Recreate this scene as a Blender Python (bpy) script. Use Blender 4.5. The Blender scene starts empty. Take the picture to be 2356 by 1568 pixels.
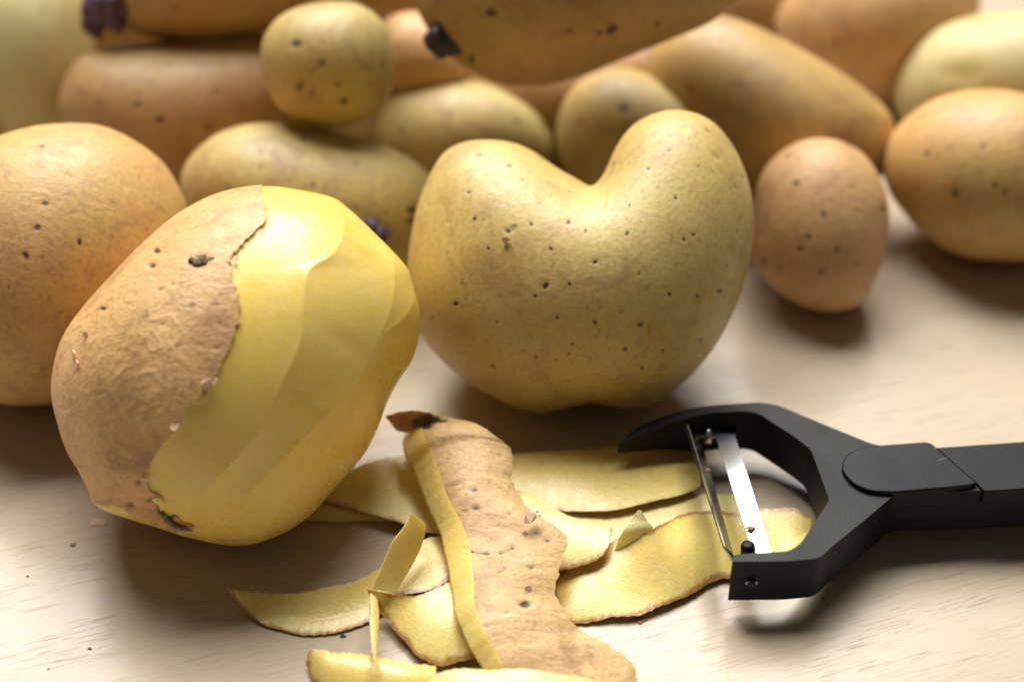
import bpy, bmesh, math, random
import numpy as np
from mathutils import Vector, Matrix

# ------------------------------------------------------------------ camera
SC = bpy.context.scene
COL = SC.collection
PITCH = math.radians(38.0)
DIST = 0.42
LENS, SENSOR = 60.0, 36.0
CAMP = np.array([0.0, -DIST * math.cos(PITCH), DIST * math.sin(PITCH)])
FW = np.array([0.0, math.cos(PITCH), -math.sin(PITCH)])
RX = np.array([1.0, 0.0, 0.0])
UP = np.array([0.0, math.sin(PITCH), math.cos(PITCH)])
cd = bpy.data.cameras.new('camera'); cam = bpy.data.objects.new('camera', cd); COL.objects.link(cam)
cam.location = CAMP; cam.rotation_euler = (math.pi / 2 - PITCH, 0, 0)
cd.lens = LENS; cd.sensor_width = SENSOR; cd.sensor_fit = 'HORIZONTAL'
cd.clip_start = 0.01; cd.clip_end = 20
cd.dof.use_dof = True; cd.dof.focus_distance = 0.352; cd.dof.aperture_fstop = 6.3
SC.camera = cam

# ------------------------------------------------------------------ light: a daylight window behind the table
w = bpy.data.worlds.new('World'); SC.world = w; w.use_nodes = True
w.node_tree.nodes['Background'].inputs[0].default_value = (1.0, 0.91, 0.81, 1)
w.node_tree.nodes['Background'].inputs[1].default_value = 0.075

def area(name, loc, target, sx, sy, power, color):
    l = bpy.data.lights.new(name, 'AREA'); l.shape = 'RECTANGLE'; l.size = sx; l.size_y = sy
    l.energy = power; l.color = color
    o = bpy.data.objects.new(name, l); COL.objects.link(o)
    o.location = loc
    o.rotation_euler = (Vector(target) - Vector(loc)).to_track_quat('-Z', 'Y').to_euler()
    return o
area('window_light', (-0.16, 0.88, 1.46), (0, 0, 0), 1.35, 1.15, 80.0, (1.0, 0.98, 0.95))
SC.view_settings.view_transform = 'Standard'; SC.view_settings.look = 'None'
SC.view_settings.exposure = -0.02; SC.view_settings.gamma = 1.0
SC.cycles.use_denoising = True; SC.cycles.caustics_reflective = False; SC.cycles.caustics_refractive = False

# ------------------------------------------------------------------ pixel <-> world (2356 wide reading of the photo)
K = SENSOR / LENS / 2356.0
def ray(px, py):
    return FW + (px - 1178.0) * K * RX + (784.0 - py) * K * UP
def P(px, py, z=0.0):
    r = ray(px, py); t = (z - CAMP[2]) / r[2]
    return CAMP + t * r
def proj(V):
    q = V - CAMP; f = q @ FW
    return 1178.0 + (q @ RX) / f / K, 784.0 - (q @ UP) / f / K

# readings taken from enlarged crops
def c5(x, y): return ((540 + .4669 * x) / 1.0866, (980 + .4669 * y) / 1.0866)
def c6(x, y): return ((1500 + .45 * x) / 1.0866, (960 + .45 * y) / 1.0866)
def c4(x, y): return ((980 + .5231 * x) / 1.0866, (240 + .5231 * y) / 1.0866)
def c7(x, y): return ((.3853 * x) / 1.0866, (1100 + .3853 * y) / 1.0866)

# ------------------------------------------------------------------ node helpers
def newmat(name):
    m = bpy.data.materials.new(name); m.use_nodes = True
    return m, m.node_tree, m.node_tree.nodes['Principled BSDF']
class N:
    def __init__(s, nt): s.nt = nt
    def n(s, t, **kw):
        o = s.nt.nodes.new(t)
        for k, v in kw.items():
            if k.startswith('i_'):
                o.inputs[k[2:].replace('_', ' ')].default_value = v
            else: setattr(o, k, v)
        return o
    def l(s, a, b): s.nt.links.new(a, b)
    def noise(s, vec, scale, detail=3, rough=.5, dist=0.0):
        o = s.n('ShaderNodeTexNoise'); o.inputs['Scale'].default_value = scale
        o.inputs['Detail'].default_value = detail; o.inputs['Roughness'].default_value = rough
        o.inputs['Distortion'].default_value = dist
        s.l(vec, o.inputs['Vector']); return o.outputs['Fac']
    def mr(s, v, a, b, c=0.0, d=1.0, smooth=True):
        o = s.n('ShaderNodeMapRange'); o.interpolation_type = 'SMOOTHSTEP' if smooth else 'LINEAR'
        for i, x in zip((1, 2, 3, 4), (a, b, c, d)): o.inputs[i].default_value = x
        s.l(v, o.inputs[0]); return o.outputs[0]
    def math(s, op, a, b=None):
        o = s.n('ShaderNodeMath', operation=op)
        for i, x in enumerate((a, b)):
            if x is None: continue
            if isinstance(x, (int, float)): o.inputs[i].default_value = x
            else: s.l(x, o.inputs[i])
        return o.outputs[0]
    def mix(s, f, a, b, mode='MIX'):
        o = s.n('ShaderNodeMix', data_type='RGBA', blend_type=mode)
        if isinstance(f, (int, float)): o.inputs[0].default_value = f
        else: s.l(f, o.inputs[0])
        for i, x in ((6, a), (7, b)):
            if isinstance(x, tuple): o.inputs[i].default_value = (*x, 1)
            else: s.l(x, o.inputs[i])
        return o.outputs[2]
    def bump(s, h, strength, dist, nrm=None):
        o = s.n('ShaderNodeBump'); o.inputs['Strength'].default_value = strength
        o.inputs['Distance'].default_value = dist
        s.l(h, o.inputs['Height'])
        if nrm is not None: s.l(nrm, o.inputs['Normal'])
        return o.outputs['Normal']
    def attr(s, name):
        o = s.n('ShaderNodeAttribute'); o.attribute_name = name; return o.outputs['Fac']

def skin_mat(name, ca, cb, cc, spot=(.10, .045, .03), spots=1.0, rough=.48, wrinkle=.35, seed=0.0, russet=.35, sss=.08):
    ca, cb, cc = [(x[0], x[1] * .97, x[2] * .86) for x in (ca, cb, cc)]
    m, nt, b = newmat(name); g = N(nt)
    tc = g.n('ShaderNodeTexCoord'); mp = g.n('ShaderNodeMapping'); g.l(tc.outputs['Object'], mp.inputs[0])
    mp.inputs['Location'].default_value = (seed, seed * 1.7, -seed)
    v = mp.outputs[0]
    big = g.mr(g.noise(v, 38, 2, .5, .4), .34, .66)
    col = g.mix(big, ca, cb)
    mid = g.mr(g.noise(v, 95, 4, .6, .6), .46, .72)
    col = g.mix(g.math('MULTIPLY', mid, russet * 1.6), col, cc)
    sc = g.math('MULTIPLY', g.mr(g.noise(v, 62, 5, .68, 1.4), .53, .66), .45)
    col = g.mix(sc, col, tuple(x * .66 + .05 for x in cc))
    pf = g.math('MULTIPLY', g.mr(g.noise(v, 150, 5, .7, 2.2), .60, .68), .40)
    col = g.mix(pf, col, tuple(min(1, x * 1.15 + .06) for x in ca))
    fine = g.noise(v, 900, 4, .65)
    col = g.mix(g.math('MULTIPLY', g.mr(fine, .45, .75), .42), col, tuple(x * .62 for x in cc))
    # thin dark russet freckles
    fl = g.mr(g.noise(v, 480, 3, .75), .62, .70)
    col = g.mix(g.math('MULTIPLY', fl, .35), col, spot)
    # lenticels
    vo = g.n('ShaderNodeTexVoronoi'); vo.inputs['Scale'].default_value = 135; vo.inputs['Randomness'].default_value = 1
    g.l(v, vo.inputs['Vector'])
    sp = g.n('ShaderNodeSeparateColor'); g.l(vo.outputs['Color'], sp.inputs[0])
    rad = g.mr(sp.outputs[0], .25, 1.0, 0.02, .125, False)
    dd = g.math('SUBTRACT', rad, g.math('ADD', vo.outputs['Distance'], g.math('MULTIPLY', g.math('SUBTRACT', fine, .5), .10)))
    lent = g.mr(dd, -.02, .05)
    lent = g.math('MULTIPLY', lent, spots)
    halo = g.math('MULTIPLY', g.mr(dd, -.14, .0), .25 * spots)
    col = g.mix(halo, col, tuple(x * .55 + y * .45 for x, y in zip(spot, cc)))
    col = g.mix(g.math('MULTIPLY', lent, .85), col, spot)
    eye = g.attr('eye')
    ey = g.mr(g.math('ADD', eye, g.math('MULTIPLY', g.math('SUBTRACT', g.noise(v, 1400, 3), .5), .5)), .18, .75)
    col = g.mix(g.math('MULTIPLY', ey, .92), col, (.035, .017, .016))
    g.l(col, b.inputs['Base Color'])
    b.inputs['Subsurface Weight'].default_value = sss
    b.inputs['Subsurface Radius'].default_value = (.004, .002, .0008); b.inputs['Subsurface Scale'].default_value = .6
    r = g.mr(g.noise(v, 260, 4, .7), .3, .7, rough - .13, rough + .12, False); g.l(r, b.inputs['Roughness'])
    b.inputs['Specular IOR Level'].default_value = .42
    # relief
    ws = g.n('ShaderNodeMapping'); g.l(v, ws.inputs[0]); ws.inputs['Rotation'].default_value = (.4, .2, .9); ws.inputs['Scale'].default_value = (1, 2.6, 1)
    wr = g.noise(ws.outputs[0], 170, 5, .62, 1.2)
    h1 = g.bump(wr, wrinkle * .55, .0016)
    h2 = g.bump(fine, .30, .0005, h1)
    h3 = g.bump(g.math('SUBTRACT', 1.0, lent), .5, .0004, h2)
    g.l(h3, b.inputs['Normal'])
    return m

def flesh_mat(name, ca=(.80, .60, .15), cb=(.74, .60, .22), gran=.5, rough=.36, rimcol=(.36, .13, .05)):
    m, nt, b = newmat(name); g = N(nt)
    tc = g.n('ShaderNodeTexCoord'); v = tc.outputs['Object']
    col = g.mix(g.mr(g.noise(v, 45, 3, .5, .5), .3, .7), ca, cb)
    col = g.mix(g.math('MULTIPLY', g.mr(g.noise(v, 700, 3, .6), .45, .8), .35), col, (.86, .74, .40))
    col = g.mix(g.math('MULTIPLY', g.mr(g.noise(v, 110, 4, .6, 1.0), .52, .75), .35), col, (.70, .42, .10))
    pale = g.attr('pale')
    col = g.mix(g.math('MULTIPLY', pale, .7), col, (.84, .76, .42))
    rim = g.attr('rim')
    rn = g.mr(g.math('ADD', rim, g.math('MULTIPLY', g.math('SUBTRACT', g.noise(v, 260, 5, .75), .5), 1.5)), .30, .85)
    col = g.mix(g.math('MULTIPLY', rn, .85), col, rimcol)
    g.l(col, b.inputs['Base Color'])
    b.inputs['Subsurface Weight'].default_value = .35
    b.inputs['Subsurface Radius'].default_value = (.006, .004, .0012); b.inputs['Subsurface Scale'].default_value = .5
    b.inputs['Specular IOR Level'].default_value = .5
    b.inputs['Coat Weight'].default_value = .10; b.inputs['Coat Roughness'].default_value = .16
    g.l(g.mr(g.noise(v, 500, 2), .3, .7, rough - .06, rough + .14, False), b.inputs['Roughness'])
    h1 = g.bump(g.noise(v, 2200, 2, .6), gran, .0004)
    h2 = g.bump(g.noise(v, 650, 3, .6, .6), gran * .8, .0007, h1)
    g.l(h2, b.inputs['Normal'])
    return m

def plain(name, col, rough=.5, metal=0.0, noise_scale=0, amt=.3, bump=.0, coat=0):
    m, nt, b = newmat(name); g = N(nt)
    b.inputs['Roughness'].default_value = rough; b.inputs['Metallic'].default_value = metal
    tc = g.n('ShaderNodeTexCoord'); v = tc.outputs['Object']
    f = g.noise(v, noise_scale or 200, 4, .6)
    c = g.mix(g.math('MULTIPLY', g.mr(f, .3, .75), amt), col, tuple(x * .45 for x in col))
    g.l(c, b.inputs['Base Color'])
    if bump: g.l(g.bump(f, bump, .0006), b.inputs['Normal'])
    return m

M = {}
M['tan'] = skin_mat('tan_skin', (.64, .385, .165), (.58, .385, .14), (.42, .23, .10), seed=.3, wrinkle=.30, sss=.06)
M['tanrough'] = skin_mat('rough_tan_skin', (.76, .465, .22), (.66, .40, .17), (.48, .27, .13), seed=.9, wrinkle=.48, russet=.55, spots=.5, rough=.42, sss=.06)
M['heart'] = skin_mat('yellow_skin', (.60, .485, .20), (.58, .43, .16), (.46, .29, .11), seed=.6, wrinkle=.06, russet=.42, spots=.6, rough=.44)
M['ochre'] = skin_mat('ochre_skin', (.48, .32, .125), (.50, .33, .12), (.34, .19, .085), seed=5.2, wrinkle=.15, spots=.8)
M['olive'] = skin_mat('olive_skin', (.50, .405, .165), (.52, .38, .14), (.36, .21, .10), seed=1.4, wrinkle=.16, russet=.35)
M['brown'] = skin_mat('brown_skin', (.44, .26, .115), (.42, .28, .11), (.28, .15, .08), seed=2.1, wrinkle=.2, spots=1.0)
M['pink'] = skin_mat('pinkish_skin', (.70, .44, .235), (.62, .38, .18), (.46, .27, .14), seed=2.8, wrinkle=.40, spots=1.0)
M['lemon'] = skin_mat('lemon_skin', (.60, .54, .30), (.56, .48, .22), (.52, .38, .16), seed=3.3, wrinkle=.1, spots=.3, russet=.15)
M['flesh'] = flesh_mat('potato_flesh', (.87, .63, .12), (.85, .65, .18), gran=.09, rough=.27)
M['peelflesh'] = flesh_mat('peel_flesh', (.86, .61, .155), (.85, .65, .23), gran=.20, rough=.28)
M['palepeel'] = flesh_mat('pale_peel_flesh', (.87, .68, .24), (.87, .72, .33), gran=.26, rough=.30)
M['peelskin'] = skin_mat('peel_skin', (.68, .475, .245), (.60, .40, .18), (.44, .26, .12), seed=4.1, wrinkle=.45, russet=.65, spots=.9, sss=.05, rough=.5)
M['sprout'] = plain('sprout_purple', (.085, .04, .075), .6, 0, 500, .6, .5)
M['sproutdark'] = plain('sprout_blackish', (.028, .02, .03), .55, 0, 400, .5, .5)
M['drysprout'] = plain('dry_sprout', (.26, .20, .15), .7, 0, 700, .6, .4)
M['crust'] = plain('dirt_crust', (.20, .13, .06), .75, 0, 900, .9, .7)
M['flake'] = plain('skin_flake', (.74, .50, .34), .6, 0, 900, .3, .3)
M['crumb'] = plain('crumb_brown', (.34, .19, .10), .7, 0, 900, .5, .3)
M['speck'] = plain('speck_dark', (.05, .035, .02), .7, 0, 900, .5, .3)
M['steel'] = plain('blade_steel', (.60, .61, .63), .20, 1.0, 350, .25, .0)
M['steeledge'] = plain('blade_edge_steel', (.75, .75, .75), .22, 1.0, 600, .2, .0)
M['darkreflsteel'] = plain('blade_dark_reflection_steel', (.16, .16, .165), .30, 1.0, 500, .4, .0)  # dark reflection on the steep guard bar, put into its steel colour
M['hole'] = plain('recess_shade_dark', (.008, .008, .009), .5)  # near-black colour stands in for shade inside the slit and pivot hole

def plastic():
    m, nt, b = newmat('black_plastic'); g = N(nt)
    tc = g.n('ShaderNodeTexCoord'); v = tc.outputs['Object']
    f = g.noise(v, 4600, 2, .5)
    b.inputs['Base Color'].default_value = (.004, .0044, .0055, 1)
    g.l(g.mr(g.noise(v, 60, 3), .3, .7, .42, .54, False), b.inputs['Roughness'])
    b.inputs['Specular IOR Level'].default_value = .22
    g.l(g.bump(f, .28, .0002), b.inputs['Normal'])
    return m
M['plastic'] = plastic()

def table_mat():
    m, nt, b = newmat('pale_woodgrain_laminate'); g = N(nt)
    tc = g.n('ShaderNodeTexCoord')
    rot = g.n('ShaderNodeMapping'); rot.vector_type = 'TEXTURE'
    rot.inputs['Rotation'].default_value = (0, 0, math.radians(19)); g.l(tc.outputs['Object'], rot.inputs[0])
    mp = g.n('ShaderNodeMapping'); g.l(rot.outputs[0], mp.inputs[0]); mp.inputs['Scale'].default_value = (1, 42, 1)
    v = mp.outputs[0]
    mp2 = g.n('ShaderNodeMapping'); g.l(rot.outputs[0], mp2.inputs[0]); mp2.inputs['Scale'].default_value = (1, 7, 1)
    big = g.mr(g.noise(mp2.outputs[0], 5, 4, .55, .3), .3, .7)
    col = g.mix(big, (.50, .405, .295), (.525, .43, .318))
    fine = g.noise(v, 32, 4, .6)
    col = g.mix(g.math('MULTIPLY', g.mr(fine, .4, .7), .14), col, (.40, .31, .21))
    pores = g.mr(g.noise(v, 105, 1, .4, .0), .63, .70)
    gate = g.mr(g.noise(mp2.outputs[0], 22, 3), .38, .60)
    pores = g.math('MULTIPLY', pores, gate)
    col = g.mix(g.math('MULTIPLY', pores, .20), col, (.36, .25, .15))
    g.l(col, b.inputs['Base Color'])
    g.l(g.mr(g.noise(tc.outputs['Object'], 30, 4), .3, .7, .18, .24, False), b.inputs['Roughness'])
    b.inputs['Specular IOR Level'].default_value = .24
    h = g.bump(g.math('SUBTRACT', 1.0, pores), .6, .0003)
    h = g.bump(g.noise(v, 55, 3, .6), .05, .0004, h)
    h = g.bump(g.noise(tc.outputs['Object'], 22, 2), .10, .0012, h)
    g.l(h, b.inputs['Normal'])
    return m
M['table'] = table_mat()

# ------------------------------------------------------------------ object helpers
def tag(o, label=None, cat=None, group=None, kind=None):
    if label: o['label'] = label
    if cat: o['category'] = cat
    if group: o['group'] = group
    if kind: o['kind'] = kind
    return o
def empty(name, loc, label, cat, group=None):
    o = bpy.data.objects.new(name, None); o.empty_display_size = .01; COL.objects.link(o); o.location = Vector(loc)
    return tag(o, label, cat, group)
def mesh_obj(name, verts, faces, mats, parent=None, origin=None, attrs=None, mat_idx=None, smooth=True):
    V = np.asarray(verts, float)
    if parent is not None: origin = np.array(parent.location)
    if origin is None:
        mn, mx = V.min(0), V.max(0); origin = np.array([(mn[0] + mx[0]) / 2, (mn[1] + mx[1]) / 2, mn[2]])
    me = bpy.data.meshes.new(name)
    me.from_pydata((V - origin).tolist(), [], faces if isinstance(faces, list) else faces.tolist())
    for m in (mats if isinstance(mats, (list, tuple)) else [mats]): me.materials.append(m)
    if mat_idx is not None: me.polygons.foreach_set('material_index', np.asarray(mat_idx, np.int32))
    if smooth: me.polygons.foreach_set('use_smooth', np.ones(len(me.polygons), bool))
    for k, a in (attrs or {}).items():
        at = me.attributes.new(k, 'FLOAT', 'POINT'); at.data.foreach_set('value', np.asarray(a, np.float32))
    me.update()
    o = bpy.data.objects.new(name, me); COL.objects.link(o)
    if parent is not None: o.parent = parent
    else: o.location = Vector(origin)
    return o

# ------------------------------------------------------------------ math helpers
def catmull(pts, closed, n):
    p = np.asarray(pts, float); L = len(p); out = []
    rng = range(L if closed else L - 1)
    for i in rng:
        if closed: a, b, c, d = p[(i - 1) % L], p[i], p[(i + 1) % L], p[(i + 2) % L]
        else: a, b, c, d = p[max(i - 1, 0)], p[i], p[i + 1], p[min(i + 2, L - 1)]
        for t in np.linspace(0, 1, n, endpoint=False):
            out.append(.5 * ((2 * b) + (c - a) * t + (2 * a - 5 * b + 4 * c - d) * t * t + (3 * b - a - 3 * c + d) * t ** 3))
    if not closed: out.append(p[-1])
    return np.array(out)
def sines(V, seed, freq, n=10):
    r = np.random.RandomState(seed); out = np.zeros(len(V))
    for _ in range(n):
        k = r.normal(size=3); k = k / np.linalg.norm(k) * freq * r.uniform(.6, 1.5)
        out += np.sin(V @ k + r.uniform(0, 6.28))
    return out / math.sqrt(n)
def seg_dist(Q, poly, closed=False):
    poly = np.asarray(poly, float); n = len(poly); d = np.full(len(Q), 1e9)
    for i in range(n if closed else n - 1):
        a, b = poly[i], poly[(i + 1) % n]; ab = b - a
        t = np.clip(((Q - a) @ ab) / max(ab @ ab, 1e-9), 0, 1)
        d = np.minimum(d, np.linalg.norm(Q - a - t[:, None] * ab, axis=1))
    return d
def inside(Q, poly):
    poly = np.asarray(poly, float); n = len(poly); r = np.zeros(len(Q), bool)
    for i in range(n):
        a, b = poly[i], poly[(i + 1) % n]
        if a[1] == b[1]: continue
        c = ((a[1] > Q[:, 1]) != (b[1] > Q[:, 1])) & (Q[:, 0] < (b[0] - a[0]) * (Q[:, 1] - a[1]) / (b[1] - a[1]) + a[0])
        r ^= c
    return r

# ------------------------------------------------------------------ a rounded body inflated from its outline
class Blob:
    """Outline (photo reading) -> plane facing the camera -> Poisson-inflated solid -> slid along
    the line of sight until its lowest point is at height zmin (0 = standing on the table)."""
    NP, NT = 144, 30
    def __init__(s, outline, centre=None, tilt=0.0, zmin=0.0, kf=1.0, kb=1.0, lump=.012, seed=1, soft=2):
        o = catmull(outline, True, 12)
        c = np.array(centre) if centre else np.array([(o[:, 0].min() + o[:, 0].max()) / 2, (o[:, 1].min() + o[:, 1].max()) / 2])
        s.c = ray(*c); s.c = s.c / np.linalg.norm(s.c)
        e1 = np.cross(s.c, np.array([0, 0, 1.0])); e1 /= np.linalg.norm(e1); e2 = np.cross(e1, s.c)
        t = math.radians(tilt)
        s.n = s.c * math.cos(t) - e2 * math.sin(t)      # positive tilt lays the plane flatter
        s.e1, s.e2 = e1, np.cross(e1, s.n)
        ab = []
        for p in o:
            r = ray(*p); q = r * ((s.c @ s.n) / (r @ s.n)) - s.c
            ab.append((q @ s.e1, q @ s.e2))
        ab = np.array(ab)
        ph = np.unwrap(np.arctan2(ab[:, 1], ab[:, 0])); rr = np.linalg.norm(ab, axis=1)
        if ph[-1] < ph[0]: ph = ph[::-1]; rr = rr[::-1]
        k = np.argsort(ph % (2 * math.pi)); pp = (ph % (2 * math.pi))[k]; rr = rr[k]
        s.MR = 1440
        g = np.arange(s.MR) / s.MR * 2 * math.pi
        R = np.interp(g, np.concatenate([pp - 2 * math.pi, pp, pp + 2 * math.pi]), np.tile(rr, 3))
        for _ in range(soft):
            R = np.convolve(np.concatenate([R[-12:], R, R[:12]]), np.hanning(15) / np.hanning(15).sum(), 'same')[12:-12]
        s.R = R
        s._solve()
        s.kf, s.kb, s.lump, s.seed = kf, kb, lump, seed
        s.rm = R.mean(); s.D = 1.0
        phs, ths = np.meshgrid(np.arange(96) / 96 * 2 * math.pi, np.linspace(0, math.pi / 2, 24))
        V = np.concatenate([s.ev(phs.ravel(), ths.ravel(), sg) for sg in (1, -1)])
        s.D = (zmin - CAMP[2]) / (V - CAMP)[:, 2].min()
    def Rf(s, ph):
        x = (ph % (2 * math.pi)) / (2 * math.pi) * s.MR; i = np.floor(x).astype(int); f = x - i
        return s.R[i % s.MR] * (1 - f) + s.R[(i + 1) % s.MR] * f
    def _solve(s):
        NP, NT = s.NP, s.NT
        ph = np.arange(NP) / NP * 2 * math.pi; th = np.linspace(0, math.pi / 2, NT + 1)[1:]
        X = np.zeros((NT * NP + 1, 2)); R = s.Rf(ph)
        for j in range(NT):
            X[1 + j * NP:1 + (j + 1) * NP] = (math.sin(th[j]) * R)[:, None] * np.stack([np.cos(ph), np.sin(ph)], 1)
        T = []
        for i in range(NP): T.append((0, 1 + i, 1 + (i + 1) % NP))
        for j in range(NT - 1):
            for i in range(NP):
                a, b = 1 + j * NP + i, 1 + j * NP + (i + 1) % NP
                T += [(a, a + NP, b + NP), (a, b + NP, b)]
        T = np.array(T); I, J, W = [], [], []; mass = np.zeros(len(X))
        for k in range(3):
            i, j, l = T[:, k], T[:, (k + 1) % 3], T[:, (k + 2) % 3]
            u, v = X[i] - X[l], X[j] - X[l]
            cr = np.abs(u[:, 0] * v[:, 1] - u[:, 1] * v[:, 0]); cot = (u * v).sum(1) / cr
            I.append(i); J.append(j); W.append(cot / 2); np.add.at(mass, l, cr / 6)
        I, J, W = np.concatenate(I), np.concatenate(J), np.concatenate(W)
        n = len(X); free = np.ones(n); free[1 + (NT - 1) * NP:] = 0
        deg = np.bincount(I, W, n) + np.bincount(J, W, n)
        A = lambda x: free * (deg * x - np.bincount(I, W * x[J], n) - np.bincount(J, W * x[I], n))
        pre = 1 / deg; b = mass * free; x = np.zeros(n); r = b.copy(); z = pre * r; p = z.copy(); rz = r @ z
        for _ in range(700):
            Ap = A(p); al = rz / (p @ Ap); x += al * p; r -= al * Ap
            if np.abs(r).max() < 1e-9 * b.max(): break
            z = pre * r * free; rn = r @ z; p = z + rn / rz * p; rz = rn
        h = 2 * np.sqrt(np.maximum(x, 0))
        s.H = np.zeros((NT + 1, NP)); s.H[0] = h[0]; s.H[1:] = h[1:].reshape(NT, NP)
    def Hf(s, ph, th):
        NP, NT = s.NP, s.NT
        x = (ph % (2 * math.pi)) / (2 * math.pi) * NP; i = np.floor(x).astype(int); f = x - i
        y = np.clip(th / (math.pi / 2) * NT, 0, NT - 1e-6); j = np.floor(y).astype(int); g = y - j
        def w(t): return (-.5 * t + t * t - .5 * t ** 3, 1 - 2.5 * t * t + 1.5 * t ** 3, .5 * t + 2 * t * t - 1.5 * t ** 3, -.5 * t * t + .5 * t ** 3)
        wf, wg = w(f), w(g); out = 0
        for b in range(4):
            jj = j + b - 1
            neg = jj < 0; over = jj > NT
            ja = np.where(neg, -jj, np.where(over, 2 * NT - jj, jj))
            for a in range(4):
                ii = (i + a - 1 + np.where(neg, NP // 2, 0)) % NP
                out = out + wf[a] * wg[b] * s.H[ja, ii] * np.where(over, -1, 1)
        return out
    def ev(s, ph, th, sg):
        r = s.Rf(ph) * np.sin(th); h = s.Hf(ph, th)
        a, b = r * np.cos(ph), r * np.sin(ph)
        q = s.c + a[:, None] * s.e1 + b[:, None] * s.e2 - (sg * h * (s.kf if sg > 0 else s.kb))[:, None] * s.n
        if s.lump:
            loc = (q - s.c) / s.rm
            d = sines(loc, s.seed, 2.6) * .7 + sines(loc, s.seed + 7, 6.0) * .25
            # inward/outward along the local direction, vanishing at the outline
            q = q + (loc * (s.lump * s.rm * d * np.cos(th))[:, None]) * 1.6
        return CAMP + s.D * q
    def evab(s, a, b):
        ph = np.arctan2(b, a); rr = np.clip(np.hypot(a, b) / s.Rf(ph), 0, 1)
        return s.ev(ph, np.arcsin(rr), 1)
    def grid(s, n, m, mb):
        """front m rings, back mb rings; returns V, faces, front count"""
        ph = np.arange(n) / n * 2 * math.pi
        V = [s.ev(np.zeros(1), np.zeros(1), 1)]
        for j in range(1, m + 1): V.append(s.ev(ph, np.full(n, math.pi / 2 * j / m), 1))
        nf = 1 + n * m
        for j in range(mb - 1, 0, -1): V.append(s.ev(ph, np.full(n, math.pi / 2 * j / mb), -1))
        V.append(s.ev(np.zeros(1), np.zeros(1), -1))
        V = np.concatenate(V); rings = m + mb - 1; i = np.arange(n); k = (i + 1) % n
        F = [(0, 1 + int(b), 1 + int(a)) for a, b in zip(i, k)]
        for j in range(rings - 1):
            o = 1 + j * n
            F += np.stack([o + i, o + k, o + n + k, o + n + i], 1).tolist()
        o = 1 + (rings - 1) * n; e = len(V) - 1
        F += [(o + int(a), o + int(b), e) for a, b in zip(i, k)]
        return V, F, nf
def vnormals(V, F):
    q = np.array([f if len(f) == 4 else (*f, f[-1]) for f in F])
    nn = np.cross(V[q[:, 2]] - V[q[:, 0]], V[q[:, 3]] - V[q[:, 1]])
    out = np.zeros_like(V)
    for k in range(4): np.add.at(out, q[:, k], nn)
    out /= np.linalg.norm(out, axis=1)[:, None] + 1e-12
    c = V.mean(0)
    if ((V - c) * out).sum() < 0: out = -out
    return out

BLOBS = {}
def eyes_apply(V, F, nf, eyes):
    """eyes: (px,py,radius_px,depth_mm,dark) -> dents and a dark mask on the visible side"""
    nr = vnormals(V, F); px, py = proj(V); e = np.zeros(len(V)); disp = np.zeros(len(V))
    facing = ((CAMP - V) * nr).sum(1) > 0
    for k_, (x, y, r, dep, dark) in enumerate(eyes):
        th_ = k_ * 2.4; cx_, cy_ = (px - x) * math.cos(th_) + (py - y) * math.sin(th_), (py - y) * math.cos(th_) - (px - x) * math.sin(th_)
        q = (cx_ ** 2 / 1.6 + cy_ ** 2 * 1.3) / (r * r)
        k = np.exp(-q) * facing
        e = np.maximum(e, k * dark); disp -= dep * .00028 * np.exp(-q * .6) * facing
        disp += dep * .00002 * np.exp(-(np.sqrt(q) - 1.9) ** 2 * 2) * facing
    return V + nr * disp[:, None], e

def potato(name, outline, mat, label, cat='potato', group='unpeeled potatoes heaped on the table', n=200, m=56, mb=20,
           eyes=(), parent_parts=False, **kw):
    b = Blob(outline, **kw); V, F, nf = b.grid(n, m, mb)
    V, e = eyes_apply(V, F, nf, eyes)
    BLOBS[label] = (b, V)
    if parent_parts:
        root = empty(name, ((V[:, 0].min() + V[:, 0].max()) / 2, (V[:, 1].min() + V[:, 1].max()) / 2, V[:, 2].min()), label, cat, group)
        mesh_obj('body', V, F, mat, parent=root, attrs={'eye': e})
        return root, b
    o = mesh_obj(name, V, F, mat, attrs={'eye': e}); tag(o, label, cat, group)
    return o, b

def on_surface(b, x, y, it=6):
    """world point on the visible side of a body that reads at photo position x, y"""
    r = ray(x, y); q = r * ((b.c @ b.n) / (r @ b.n)) - b.c
    a, c = q @ b.e1, q @ b.e2
    for _ in range(it):
        w_ = b.evab(np.array([a]), np.array([c]))[0]; px, py = proj(w_[None])
        a += (x - px[0]) * K; c += (py[0] - y) * K
    w_ = b.evab(np.array([a]), np.array([c]))[0]
    d = .01 * b.rm
    A_ = b.evab(np.array([a + d]), np.array([c]))[0]; C_ = b.evab(np.array([a]), np.array([c + d]))[0]
    nn = np.cross(A_ - w_, C_ - w_); nn /= np.linalg.norm(nn)
    if nn @ (CAMP - w_) < 0: nn = -nn
    return w_, nn

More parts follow.
